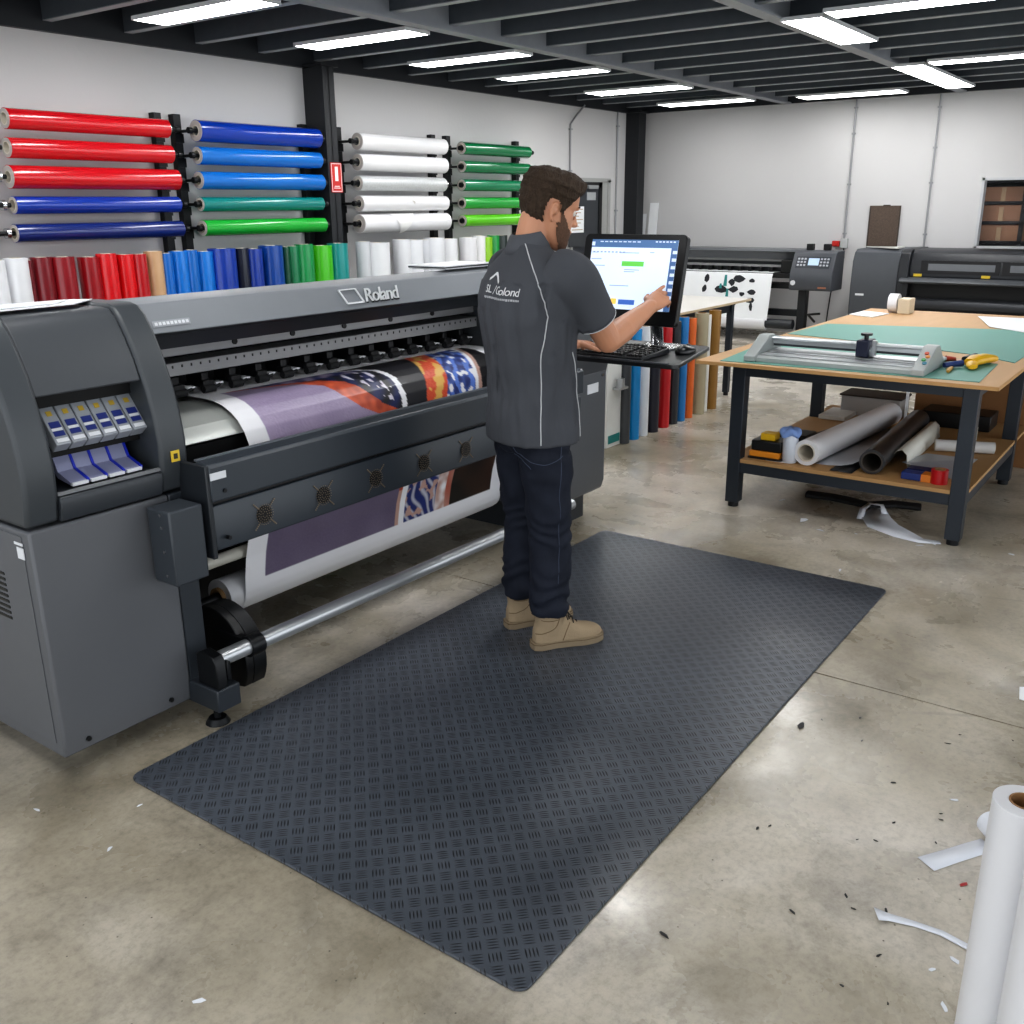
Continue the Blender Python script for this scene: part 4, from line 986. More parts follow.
tag(MB().box(5.40, 5.58, 1.80, 1.97, ST+.001, ST+.10).build('black_case', black, bevel=.01), 'plain black case behind the bottle on the shelf', 'case')
tag(MB().tube([(5.62, 1.90, ST+.02), (6.0, 1.83, ST+.02)], [(.018, .03)]*2, 10).build('squeegee_bar', black), 'black bar lying on the shelf left of the white roll', 'tool')
tag(MB().tube([(5.45, 1.84, ST+.012), (6.05, 1.79, ST+.012)], [(.010, .022)]*2, 10).build('steel_ruler', M('ruler_blue', '27506e', .4)), 'dark blue ruler lying against the big white roll', 'ruler')
tag(MB().box(6.38, 6.68, 1.88, 2.06, ST+.001, ST+.03).build('catalogue_stack', M('cat_white', 'c9c7c2', .6), bevel=.004), 'small pale stack of sheets at the back left of the shelf', 'papers')
fb = thing('carton_box', 'long open white carton at the back of the shelf', 'box', (6.6, 1.6, ST))
MB().box(6.62, 6.86, 1.60, 1.99, ST+.001, ST+.13).build('carton', M('carton_pale', 'a9a6a3', .6), fb, bevel=.004)
MB().box(6.61, 6.87, 1.59, 2.0, ST+.131, ST+.142).build('carton_lid', M('carton_rim', '3c332c', .7), fb)
tag(MB().box(6.48, 6.495, 1.52, 1.535, ST+.001, TT-.09).build('white_batten', paper), 'thin upright white strip standing behind the rolls', 'strip')
cb = thing('cardboard_panel', 'big brown cardboard panel standing at the back under the table', 'cardboard', (6.95, 1.2, 0))
MB().box(6.93, 6.95, .80, 1.58, .0, TT-.03).build('panel', M('cardboard_dark', '8a6440', .8, var=.1), cb)
MB().box(7.6, 7.64, .0, 1.5, .0, .75).build('rear_panel', M('cardboard_dark', '8a6440'), cb)
tag(MB().box(6.55, 6.80, 1.03, 1.45, ST+.001, ST+.10).build('black_crate', black, bevel=.006), 'black box at the back right of the shelf', 'box')
tag(MB().box(6.15, 6.28, 1.05, 1.13, ST+.001, ST+.09).build('white_cube', M('cube_white', 'c8cabc', .6), bevel=.004), 'small pale box behind the short white roll', 'box')
t1 = shelfroll((5.98, .90, ST+.036), (5.88, 1.20, ST+.036), .034, .024, M('film_offwhite', 'c9c8c6', .5), 'short off-white roll lying crosswise at the right end of the shelf')
tp = thing('red_tape_roll', 'red tape roll standing on end at the front right of the shelf', 'tape', (5.17, 1.0, ST))
MB().pipe((5.17, 1.015, ST+.001), (5.17, 1.015, ST+.075), .042, .028, 30).build('tape', M('tape_red', 'b3141c', .35, coat=.2), tp)
MB().pipe((5.17, 1.015, ST), (5.17, 1.015, ST+.077), .028, .024, 24).build('core', core_m, tp)
bc = thing('blade_packet', 'blue and orange carton packet left of the red tape', 'packet', (5.2, 1.13, ST))
MB().box(5.15, 5.23, 1.05, 1.20, ST+.001, ST+.038).build('packet', M('packet_blue', '1c3272', .4), bc, bevel=.003)
MB().box(5.148, 5.232, 1.052, 1.10, ST+.0005, ST+.0385).build('orange_band', M('packet_orange', 'd07a28', .4), bc)
b2 = tag(MB().box(5.26, 5.34, 1.07, 1.20, ST+.001, ST+.035).build('blue_packet', M('packet_navy', '1a2458', .45), bevel=.004), 'dark blue packet behind the blue and orange one', 'packet')
tag(MB().sheet([(5.28, .97, ST+.001), (5.8, .95, ST+.001), (5.78, 1.22, ST+.001), (5.36, 1.25, ST+.037)], .002).build('plastic_sleeve', M('sleeve_grey', '9fa3ab', .35, coat=.3), smooth=False), 'grey plastic sleeve lying behind the packets', 'sleeve')

# ------------------------------------------------------------------ rubbish under the table
def strip3(path_, w_, m, nme, label, cat, up=False, solid=.001):
    a, b_ = [], []
    for i, p_ in enumerate(path_):
        p_ = V(p_); t_ = V(path_[min(i+1, len(path_)-1)]) - V(path_[max(i-1, 0)])
        n_ = V((0, 0, 1)) if up else V((-t_.y, t_.x, 0)).normalized()
        ww = w_[i] if hasattr(w_, '__len__') else w_
        a.append(p_ - n_*ww*(0 if up else .5)); b_.append(p_ + n_*ww*(1 if up else .5))
    return tag(MB().strip(a, b_).build(nme, m, solid=solid), label, cat)
pw = M('offcut_white', 'd8dbe2', .5)
strip3([(5.42, 1.36, .03), (5.30, 1.34, .012), (5.19, 1.27, .004), (5.10, 1.14, .003), (5.05, 1.04, .004), (5.08, .95, .003)], [.07, .16, .18, .14, .08, .05], pw, 'vinyl_offcut', 'long white vinyl offcut trailing out from under the cutting table', 'offcut')
strip3([(5.36, 1.31, .02), (5.40, 1.34, .055), (5.38, 1.40, .06), (5.32, 1.42, .04), (5.24, 1.41, .004)], .035, pw, 'curled_offcut', 'small white strip curled over the black strap under the table', 'offcut')
tag(MB().tube([(5.50, 1.80, .02), (5.50, 1.65, .025), (5.47, 1.55, .03), (5.42, 1.42, .035), (5.58, 1.32, .02), (5.62, 1.18, .015)], [(.02, .04)]*6, 10).build('black_strap', M('strap_black', '141416', .7)), 'black strap bundle lying on the floor under the table', 'strap')
def scrap(x, y, s_, m, label, sharp=.5, a0=0, cat='scrap', nm_='paper_scrap', el=1.8):
    r_ = random.Random(int(x*1000+y*77)); pts_ = []
    for k_ in range(6):
        a = 2*PI*k_/6 + r_.uniform(-.3, .3); rr_ = s_*r_.uniform(.55, 1.1)
        lx, ly = rr_*math.cos(a)*el, rr_*math.sin(a)/el*1.2
        pts_.append((x+lx*math.cos(a0)-ly*math.sin(a0), y+lx*math.sin(a0)+ly*math.cos(a0), .0008+r_.random()*s_*.15))
    o = MB().sheet(pts_, .0012).build(nm_, m, smooth=False)
    tag(o, label, cat, 'scraps on the floor'); return o
wsc = M('scrap_white', 'dadde2', .6); bsc = M('scrap_black', '1b1b1d', .6); rsc = M('scrap_red', 'a02024', .5)
SCR = [(5.05, 1.66, .03, wsc, 'white scrap on the floor, largest one below the shelf front'), (4.93, 1.52, .018, wsc, 'curved white scrap in front of the big floor scrap'), (5.35, 1.90, .014, wsc, 'small white scrap left of the larger scraps'), (5.05, .98, .022, wsc, 'crumpled white scrap beside the right front table leg'), (4.98, 1.03, .014, wsc, 'small white bit left of the right table leg'),
       (4.40, 1.25, .010, wsc, 'tiny white scrap between the mat and the table'), (5.1, .62, .012, wsc, 'white bit right of the table leg'), (5.03, .45, .014, wsc, 'white flake at the right, level with the table leg'), (4.98, 1.35, .008, wsc, 'speck of white before the offcut'),
       (.964, 1.574, .012, wsc, 'white flake on the floor near the bottom left corner'), (1.16, 2.22, .008, wsc, 'white flake in front of the printer cabinet'), (1.14, 2.56, .008, wsc, 'pale chip left of the printer corner'), (1.33, 2.33, .007, wsc, 'pale chip near the foot of the printer cabinet'),
       (2.06, .235, .010, wsc, 'white bit below the long strip'), (2.0, .27, .008, wsc, 'white speck beside the upright roll'), (1.9, .22, .01, wsc, 'white bit at the foot of the upright roll'),
       (2.73, .38, .010, wsc, 'thin white sliver right of centre on the floor'), (2.887, .896, .018, bsc, 'dark elongated sliver right of the mat'), (1.745, .825, .011, bsc, 'dark curl of rubber below the mat corner'), (2.35, .275, .010, rsc, 'small red chip near the white strip')]
for i, (x, y, s_, m, l) in enumerate(SCR): scrap(x, y, s_, m, l, a0=i*1.3)
for i, (x, y) in enumerate([(3.054, .75), (2.966, .852), (3.13, .447), (2.908, .7), (3.189, .298), (3.049, .467), (2.302, .775), (2.491, .375), (2.608, .388), (2.517, .494), (2.136, .509), (2.098, .48), (1.975, .382), (2.138, .411), (2.405, .512), (2.38, .556), (1.841, .325), (1.834, .423), (2.638, .395), (2.27, .80), (2.0, .60), (2.72, .55)]):
    scrap(x, y, random.Random(i*13+5).uniform(.003, .0065), bsc, 'tiny dark speck scattered on the concrete beside the mat', a0=i)
for o in [o for o in C.objects if o.get('label', '').startswith('tiny dark speck')]:
    o['group'] = 'dark specks beside the mat'
strip3([(2.10, .425, .012), (2.115, .40, .004), (2.13, .34, .002), (2.135, .28, .002), (2.12, .22, .004), (2.10, .15, .004)], [.045, .028, .02, .02, .02, .02], pw, 'paper_strip', 'long thin white paper strip on the floor by the upright rolls', 'strip')
strip3([(2.38, .375, .002), (2.45, .33, .002), (2.52, .285, .002), (2.56, .255, .004)], [.06, .055, .055, .055], pw, 'paper_strip', 'short wide white strip leading to the small curled roll', 'strip')
tag(MB().pipe((2.54, .205, .036), (2.62, .27, .036), .034, .031, 28).build('curled_offcut', pw, ), 'small curled white offcut behind the upright rolls', 'offcut')
tag(MB().sheet([(3.50, .33, .002), (3.60, .345, .002), (3.64, .25, .01), (3.50, .26, .002)], .002).build('paper_scrap', paper, smooth=False), 'white paper scrap at the right edge beyond the floor joint', 'scrap')
tag(MB().box(3.02, 3.12, .12, .235, .001, .05).build('black_block', black, bevel=.015), 'black rubber block at the right photo edge', 'block')

# ------------------------------------------------------------------ upright rolls at the bottom right
def bigroll(x, y, r, h, label, lean):
    t = thing('upright_roll', label, 'paper roll', (x, y, 0), 'white rolls in the lower right corner')
    p0 = V((x, y, .002)); p1 = V((x+lean[0], y+lean[1], h)); d_ = (p1-p0).normalized()
    MB().pipe(p0, p1, r, .026, 56).build('film', white_vinyl, t, bevel=.001)
    MB().pipe(p0+d_*.002, p1+d_*.001, .026, .023, 36).build('core', M('core_brown', '8f6a45', .8), t)
bigroll(1.664, .121, .0516, .697, 'white upright roll with brown core at the lower right corner', (0, 0))
bigroll(1.586, .049, .0516, .70, 'second white upright roll in front of the first, cut off by the edge', (0, 0))

# ------------------------------------------------------------------ rear printers
rp = thing('rear_plotter', 'black rear printer on a stand with a white printed sheet hanging down', 'printer', (12.2, 5.0, 0))
gy = M('rear_grey', '5b5e62', .4, var=.05); pb = M('panel_grey', '4b4e54', .4)
MB().prism([(12.15, 1.08), (12.12, 1.10), (12.15, 1.125), (12.6, 1.125), (12.6, 1.0), (12.2, 1.0)], 'y', 4.33, 6.7).build('hood', gy, rp, bevel=.006)
MB().box(12.05, 12.6, 4.4, 6.7, .78, .84).build('bed', black, rp, bevel=.006)
MB().box(12.35, 12.6, 4.4, 6.7, .84, 1.0).build('inner_panel', M('rear_inner', '44474a', .4, .3), rp)
MB().box(12.28, 12.34, 4.45, 6.7, .97, 1.0).box(12.26, 12.30, 4.45, 6.7, .90, .93).build('rails', rail, rp)
for j in range(14): MB().box(12.20, 12.28, 4.7+j*.14, 4.74+j*.14, .845, .90).build('pinch_roller', black, rp)
MB().box(12.1, 12.4, 4.33, 4.55, .84, 1.0).build('print_head', black, rp, bevel=.01)
pn = MB().prism([(11.82, .66), (11.80, .69), (11.80, .86), (11.92, 1.10), (11.98, 1.125), (12.22, 1.125), (12.22, .66)], 'y', 3.80, 4.32).build('control_head', pb, rp, bevel=.008)
def pbox(mb, y0, y1, s0, s1, d):   # on slanted panel
    a = V((11.80, 0, .86)); b_ = V((11.92, 0, 1.10)); t_ = (b_-a).normalized(); n_ = V((-t_.z, 0, t_.x))
    vs = [mb.bm.verts.new(V((0, y, 0)) + a + t_*s + n_*dd) for y in (y0, y1) for s in (s0, s1) for dd in (0, d)]
    for q_ in ((0,1,3,2),(4,6,7,5),(0,4,5,1),(2,3,7,6),(0,2,6,4),(1,5,7,3)): mb.face([vs[i] for i in q_])
q = MB(); pbox(q, 3.85, 4.27, .07, .22, .003); q.build('control_panel', M('pnl_dark', '2c3038', .4), pn)
q = MB(); pbox(q, 3.99, 4.12, .11, .20, .005); q.build('display', M('lcd', '9fb4cf', .3, emit=.4), pn)
q = MB()
for yy in (4.15, 4.19, 4.23): 
    for ss in (.10, .14, .18): pbox(q, yy, yy+.025, ss, ss+.022, .005)
for yy in (3.87, 3.91, 3.95): 
    for ss in (.10, .14, .18): pbox(q, yy, yy+.025, ss, ss+.022, .005)
q.build('buttons', M('btn_grey', 'a9adb4', .4), pn)
MB().box(11.797, 11.80, 3.86, 3.96, .69, .71).build('maker_plate', M('plate_copper', '9c6a52', .4), pn)
MB().cyl((11.80, 4.27, .75), (11.79, 4.27, .75), .03).build('round_cap', wl, pn)
for yy in (3.99, 4.20):
    MB().box(12.1, 12.18, yy-.04, yy+.04, 1.126, 1.20).build('black_cap', black, rp, bevel=.006)
for y in (4.25, 6.4):
    q = MB().box(12.1, 12.22, y-.05, y+.05, .06, .78).box(11.95, 12.6, y-.045, y+.045, .03, .08).build('stand_leg', M('stand_black', '1c1e21', .45), rp, bevel=.005)
MB().box(12.22, 12.3, 4.3, 6.4, .30, .38).box(12.2, 12.5, 4.3, 6.4, .64, .70).build('cross_beam', M('stand_black', '1c1e21'), rp)
MB().tube([(12.2, 4.1, .25), (11.95, 4.1, .36), (11.95, 3.95, .38)], .015, 8).build('handle_bar', black, rp)
MB().cyl((12.0, 4.30, .22), (12.0, 6.5, .22), .06, seg=24).build('lower_roller', M('roller_dark', '2d3034', .4), rp)
MB().pipe((12.0, 4.65, .22), (12.0, 6.6, .22), .085, .05, 30).build('paper_roll', white_vinyl, rp)
MB().cyl((12.0, 4.38, .22), (12.0, 4.65, .22), .045, seg=20).build('roller_end', M('roller_white', 'b9bbbd', .35, .3), rp)
bs = thing('hanging_print', 'white print with black and teal shapes hanging from the left rear printer', 'print', (11.97, 5.2, .24))
prf = [(12.35, .842), (12.08, .845), (12.035, .825), (12.015, .78), (11.97, .45), (11.93, .26)]
MB().strip([(x, 4.62, z) for x, z in prf], [(x, 6.55, z) for x, z in prf]).build('sheet', paper, bs)
def hx(z): return interp([(.26, 11.93), (.45, 11.97), (.78, 12.015), (.83, 12.03)], z) - .004
q = MB(); rr2 = random.Random(4)
blobs = []
for (y, z, w_, h_) in [(5.50, .76, .05, .06), (5.52, .62, .04, .06), (5.28, .62, .10, .05), (5.12, .62, .08, .05), (5.05, .76, .08, .05), (5.15, .71, .06, .05), (5.0, .57, .05, .03), (4.88, .74, .05, .03), (4.87, .60, .06, .05), (4.88, .50, .06, .04), (5.2, .47, .08, .03), (4.86, .42, .03, .07), (5.1, .44, .05, .05), (6.2, .6, .12, .05)]:
    pts_ = []
    for k_ in range(8):
        a = 2*PI*k_/8; r_ = rr2.uniform(.6, 1.1); pts_.append((y+w_*r_*math.cos(a), z+h_*r_*math.sin(a)))
    q.face([q.bm.verts.new((hx(zz), yy, zz)) for yy, zz in pts_])
q.build('black_shapes', M('print_black', '22242a', .5), bs, smooth=False)
q = MB()
for (y, z, w_, h_) in [(5.24, .73, .025, .07), (5.2, .58, .02, .05), (5.3, .66, .02, .03)]:
    q.face([q.bm.verts.new((hx(zz)-.002, yy, zz)) for yy, zz in ((y-w_, z-h_), (y+w_, z-h_), (y+w_*.6, z+h_), (y-w_*.6, z+h_))])
q.build('teal_shapes', M('print_teal', '2f8a88', .5), bs, smooth=False)
# flatbed style printer on the right
fp = thing('rear_wide_printer', 'wide black printer with tinted windows against the back wall on the right', 'printer', (12.3, 2.2, 0))
MB().prism([(11.92, .08), (11.90, .12), (11.88, .75), (11.90, 1.02), (11.95, 1.12), (12.02, 1.155), (12.7, 1.16), (12.7, .08)], 'y', 3.06, 3.60).build('left_cabinet', M('fp_grey', '4b4e53', .42), fp, bevel=.015)
MB().prism([(11.90, .60), (11.86, .64), (11.86, .98), (11.92, 1.12), (12.0, 1.16), (12.7, 1.165), (12.7, .6)], 'y', 2.95, 3.06).build('side_collar', M('fp_dark', '24262a', .4), fp, bevel=.01)
MB().prism([(12.0, .80), (11.93, .86), (11.93, 1.02), (11.98, 1.12), (12.05, 1.155), (12.7, 1.155), (12.7, .80)], 'y', .3, 2.95).build('hood', M('fp_hood', '2a2c30', .38), fp, bevel=.01)
for (a, b_) in ((2.05, 2.75), (1.2, 1.9), (.4, 1.05)):
    f_ = MB().box(11.922, 11.93, a-.05, b_+.08, .90, 1.045).build('window_frame', M('fp_frame', '1b1c1f', .4), fp)
    MB().box(11.918, 11.922, a, b_, .935, 1.01).build('pane', M('fp_glass', '6f7276', .25), f_)
q = MB()
for y in (2.90, 2.18, 1.65): q.box(11.917, 11.925, y-.09, y, .865, .895)
q.build('yellow_labels', M('warn_yellow', 'd8b93a'), fp)
MB().prism([(11.78, .795), (11.76, .815), (11.80, .845), (11.98, .86), (12.05, .80)], 'y', .3, 3.02).build('front_shelf', M('fp_shelf', '4a4d51', .4), fp, bevel=.004)
MB().box(11.98, 12.6, .3, 2.95, .45, .80).build('front_recess', M('fp_black', '0d0e10', .5), fp)
MB().cyl((11.93, .3, .56), (11.93, 2.93, .56), .07, seg=24).build('front_roller', M('fp_roller', '3c3e42', .35, .3), fp)
MB().box(11.95, 12.65, .3, 2.95, .05, .42).build('lower_body', M('fp_low', '2b2d31', .45), fp, bevel=.01)
MB().prism([(11.80, .45), (11.85, .80), (12.0, .80), (12.0, .45)], 'y', 2.93, 2.99).build('side_arm', black, fp)
MB().box(11.886, 11.89, 3.28, 3.54, .62, .655).build('name_strip', M('fp_strip', '1d1f22', .4), fp)
MB().box(11.883, 11.887, 3.43, 3.53, .626, .65).build('name_plate', wl, fp)
MB().box(11.90, 11.915, 3.06, 3.60, .50, .506).build('cabinet_seam', black, fp)
tag(MB().sheet([(11.98, 3.12, 1.163), (12.2, 3.1, 1.17), (12.25, 3.42, 1.163), (12.05, 3.5, 1.175)], .012).build('crumpled_cloth', M('cloth_pale', 'bfbfba', .8, bump=.4)), 'crumpled pale cloth lying on top of the right rear printer', 'cloth')

# ------------------------------------------------------------------ the man
PH = math.radians(-22)
fa = V((math.cos(PH), math.sin(PH), 0)); fb = V((-math.sin(PH), math.cos(PH), 0)); O0 = V((2.94, 2.04, 0))
def Lc(a, b, z): return O0 + fa*a + fb*b + V((0, 0, z))
def sring(c, ax, bx, ra, rb, n=28, e=2.3):
    o = []
    for k_ in range(n):
        t = 2*PI*k_/n; c_, s_ = math.cos(t), math.sin(t)
        o.append(c + ax*ra*math.copysign(abs(c_)**(2/e), c_) + bx*rb*math.copysign(abs(s_)**(2/e), s_))
    return o
def smooth_path(pts_, rad, n=5):
    """Catmull-Rom through the joints; radii interpolated"""
    P_ = [V(p) for p in pts_]; out, r_ = [], []
    for i in range(len(P_)-1):
        p0, p1, p2, p3 = P_[max(i-1, 0)], P_[i], P_[i+1], P_[min(i+2, len(P_)-1)]
        for k_ in range(n):
            t = k_/n
            out.append(.5*((2*p1)+(p2-p0)*t+(2*p0-5*p1+4*p2-p3)*t*t+(3*p1-p0-3*p2+p3)*t*t*t))
            r_.append(rad[i]+(rad[i+1]-rad[i])*t)
    out.append(P_[-1]); r_.append(rad[-1]); return out, r_
def limb(mb, pts_, rad, n=6, seg=18, endball=True):
    p_, r_ = smooth_path(pts_, rad, n); mb.tube(p_, r_, seg)
    mb.ball(pts_[0], rad[0], 14)
    if endball: mb.ball(pts_[-1], rad[-1]*.98, 14)
def remesh(o, vox, sm=4, fac=.5):
    q = o.modifiers.new('r', 'REMESH'); q.mode = 'VOXEL'; q.voxel_size = vox
    q = o.modifiers.new('s', 'SMOOTH'); q.iterations = sm; q.factor = fac
    bake(o); o.data.shade_smooth() if hasattr(o.data, 'shade_smooth') else None
def wrinkle(o, f):
    for v_ in o.data.vertices: v_.co += f(v_.co, v_.normal)
    o.data.update()

HP = V((2.995, 1.997, 1.660))                       # between the ears
hyaw, hpit = math.radians(-36), math.radians(19)
hf = V((math.cos(hyaw)*math.cos(hpit), math.sin(hyaw)*math.cos(hpit), -math.sin(hpit)))
hs = V((-math.sin(hyaw), math.cos(hyaw), 0)); hu = hf.cross(hs)
HSC = 1.03
def H(f_, s_, u_): return HP + (hf*f_ + hs*s_ + hu*u_)*HSC
# head profile: (height, front, back, half width)
HR = [(-.118, .082, .050, .016), (-.112, .092, .030, .028), (-.100, .096, .005, .040), (-.085, .097, -.020, .050), (-.070, .094, -.040, .056), (-.050, .095, -.060, .062), (-.030, .094, -.076, .067), (-.010, .092, -.088, .070),
      (.008, .088, -.096, .072), (.022, .087, -.100, .073), (.036, .094, -.103, .0745), (.052, .095, -.104, .076), (.070, .092, -.102, .076), (.088, .084, -.096, .073), (.104, .068, -.084, .065), (.116, .046, -.062, .050), (.124, .020, -.036, .030), (.127, .0, -.012, .010)]
def head_pt(u_, th, off=0.):
    for (a, b_) in zip(HR[:-1], HR[1:]):
        if a[0] <= u_ <= b_[0]:
            t = (u_-a[0])/(b_[0]-a[0]); r_ = [a[i]+(b_[i]-a[i])*t for i in range(4)]; break
    else: r_ = HR[-1] if u_ > 0 else HR[0]
    fr__, bk, hw = r_[1]+off, r_[2]-off, r_[3]+off
    cx = (fr__+bk)/2; ra = (fr__-bk)/2
    c_, s_ = math.cos(th), math.sin(th); e = 2.25
    return H(cx + ra*math.copysign(abs(c_)**(2/e), c_), hw*math.copysign(abs(s_)**(2/e), s_), u_), cx + ra*c_
sk = MB()
sk.loft([[head_pt(r_[0], 2*PI*k_/40)[0] for k_ in range(40)] for r_ in HR])
# nose, brow, lips, chin, ears
sk.loft([[H(.088, .007, .030), H(.088, -.007, .030), H(.086, 0, .034)], [H(.098, .008, .012), H(.098, -.008, .012), H(.104, 0, .016)], [H(.096, .014, -.012), H(.096, -.014, -.012), H(.121, 0, -.010)], [H(.090, .015, -.024), H(.090, -.015, -.024), H(.113, 0, -.024)]])
sk.ball(H(.111, 0, -.013), .0095, 12); sk.ball(H(.101, .010, -.016), .007, 10); sk.ball(H(.101, -.010, -.016), .007, 10)
for s_ in (-1, 1): sk.ball(H(.086, s_*.030, .036), (.012, .012, .008), 10)
sk.ball(H(.092, 0, -.044), (.011, .018, .005), 12); sk.ball(H(.091, 0, -.054), (.011, .016, .006), 12); sk.ball(H(.086, 0, -.095), .018, 12)
for s_ in (-1, 1):
    ear = [(.004, .073, .022), (-.006, .080, .030), (-.020, .084, .022), (-.020, .082, .002), (-.010, .077, -.020), (.0, .073, -.026)]
    p_, r_ = smooth_path([H(a, s_*b_, c_-.008) for a, b_, c_ in ear], [.005, .006, .0065, .0055, .006, .005], 4); sk.tube(p_, r_, 10)
    sk.ball(H(-.008, s_*.072, .0), .015, 12)
# neck
limb(sk, [H(-.030, 0, -.02), H(-.035, 0, -.06), Lc(.0, 0, 1.52), Lc(-.01, 0, 1.44)], [.056, .058, .064, .08])
# inner torso and legs (under the clothes)
sk.loft([sring(Lc(0, 0, z), fa, fb, ra, rb) for z, ra, rb in ((.86, .10, .14), (1.0, .10, .145), (1.2, .105, .15), (1.38, .11, .17), (1.47, .08, .14), (1.52, .05, .06))])
ANR, ANL = V((2.902, 1.925, .10)), V((3.005, 2.135, .10))
HIR, HIL = Lc(0, -.09, .92), Lc(0, .09, .92)
KNR, KNL = V((2.925, 1.942, .50)), V((3.02, 2.128, .50))
for a, b_, c_ in ((HIR, KNR, ANR), (HIL, KNL, ANL)): limb(sk, [a, b_, c_], [.075, .048, .04])
# arms
SHR, ELR, WRR = Lc(.05, -.205, 1.435), V((3.09, 1.795, 1.203)), V((3.42, 1.798, 1.300))
SHL, ELL, WRL = Lc(.04, .205, 1.435), Lc(.26, .225, 1.20), V((3.36, 2.12, 1.135))
limb(sk, [SHR, ELR], [.055, .047]); limb(sk, [ELR, ELR.lerp(WRR, .3), ELR.lerp(WRR, .7), WRR], [.046, .049, .037, .027])
limb(sk, [SHL, ELL], [.055, .045]); limb(sk, [ELL, ELL.lerp(WRL, .3), ELL.lerp(WRL, .7), WRL], [.045, .047, .036, .027])
def hand(mb, w, d, n, thumb, curls, spread=.0, th_out=.9):
    """w wrist, d direction of the fingers, n back of the hand, thumb = +1/-1 side; curls = per finger bend (radians per joint)"""
    d = d.normalized(); n = (n - d*n.dot(d)).normalized(); s_ = n.cross(d)*thumb
    mb.loft([sring(w + d*t, n, s_, a, b_, 18, 2.6) for t, a, b_ in ((-.01, .022, .028), (.02, .019, .034), (.05, .017, .040), (.08, .0145, .042), (.092, .011, .040))])
    bl_ = [(.030, .043, .027, .021), (.010, .047, .030, .022), (-.011, .044, .028, .021), (-.031, .034, .021, .019)]
    nails = []
    for (off, *ls), cu in zip(bl_, curls):
        p = w + d*(.078 if abs(off) < .02 else .073) + s_*off + n*.001; dd = (d + s_*off*spread).normalized(); pts_ = [w + d*.05 + s_*off*.9, p]; ang = 0
        for L__, c_ in zip(ls, cu):
            ang += c_; v_ = dd*math.cos(ang) - n*math.sin(ang); p = p + v_*L__; pts_.append(p)
        mb.tube(*smooth_path(pts_, [.0095, .0092, .0085, .0078, .0065], 4), 12)
        mb.ball(pts_[-1], .0064, 10); nails.append((pts_[-1], v_))
    # thumb leaves the side of the palm near its base
    p = w + d*.020 + s_*.026; td_ = (d*.55 + s_*th_out - n*.35).normalized(); t2 = (d*.95 + s_*.25 - n*.3).normalized()
    pts_ = [w + d*.005 + s_*.012, p, p + td_*.040, p + td_*.040 + t2*.032, p + td_*.040 + t2*.056]
    mb.tube(*smooth_path(pts_, [.014, .0145, .011, .0095, .0075], 4), 12); mb.ball(pts_[-1], .0073, 10)
    return nails
TIP = V((3.580, 1.829, 1.316))
hand(sk, WRR, V((.90, -.02, .30)), V((-.40, -.50, .75)), 1, [(-.05, .10, .12), (.12, .3, .3), (.25, .45, .4), (.35, .55, .4)], th_out=.35)
hand(sk, WRL, V((.93, -.1, -.08)), V((-.05, .1, 1)), -1, [(.25, .3, .2), (.25, .35, .25), (.3, .35, .25), (.3, .4, .3)], spread=4)
skin = M('skin', 'b98669', .5, var=.07, scale=9, bump=.05, bscale=120); skin.node_tree.nodes['Principled BSDF'].inputs['Subsurface Weight'].default_value = .08
skin.node_tree.nodes['Principled BSDF'].inputs['Subsurface Radius'].default_value = (.02, .008, .004)
man = sk.build('person', skin); man.name = 'person'
remesh(man, .0038, 4, .5)
tag(man, 'man in a dark grey polo, black jeans and tan boots touching the monitor', 'person')

# polo shirt
sh = MB()
tor = [(.835, .158, .196, .008), (.90, .156, .192, .006), (.98, .150, .182, .004), (1.08, .146, .178, .0), (1.18, .150, .186, -.006), (1.28, .155, .200, -.012), (1.36, .150, .208, -.015), (1.42, .136, .205, -.01), (1.47, .112, .178, -.005), (1.505, .088, .135, -.005), (1.535, .070, .088, -.01), (1.555, .064, .070, -.012)]
sh.loft([sring(Lc(c_, 0, z), fa, fb, ra, rb, 36, 2.4) for z, ra, rb, c_ in tor])
def sleeve(S, E_, t_end, r0, r1):
    e = S.lerp(E_, t_end); d_ = (E_-S).normalized()
    inn = S - d_*.02 + (Lc(0, 0, S.z) - S).normalized()*.06
    p_, r_ = smooth_path([inn, S, S.lerp(e, .5), e], [r0*1.05, r0, (r0+r1)/2, r1], 5); sh.tube(p_, r_, 22)
    return e, d_
eR, dR = sleeve(SHR, ELR, .64, .083, .073); eL, dL = sleeve(SHL, ELL, .84, .083, .074)
cl = M('polo_grey', '4c4e53', .85, var=.06, scale=6, bump=.25, bscale=900, spec=.2)
so = sh.build('polo_shirt', cl, man)
remesh(so, .0095, 5, .5)
off_ = V((0, 0, 0))
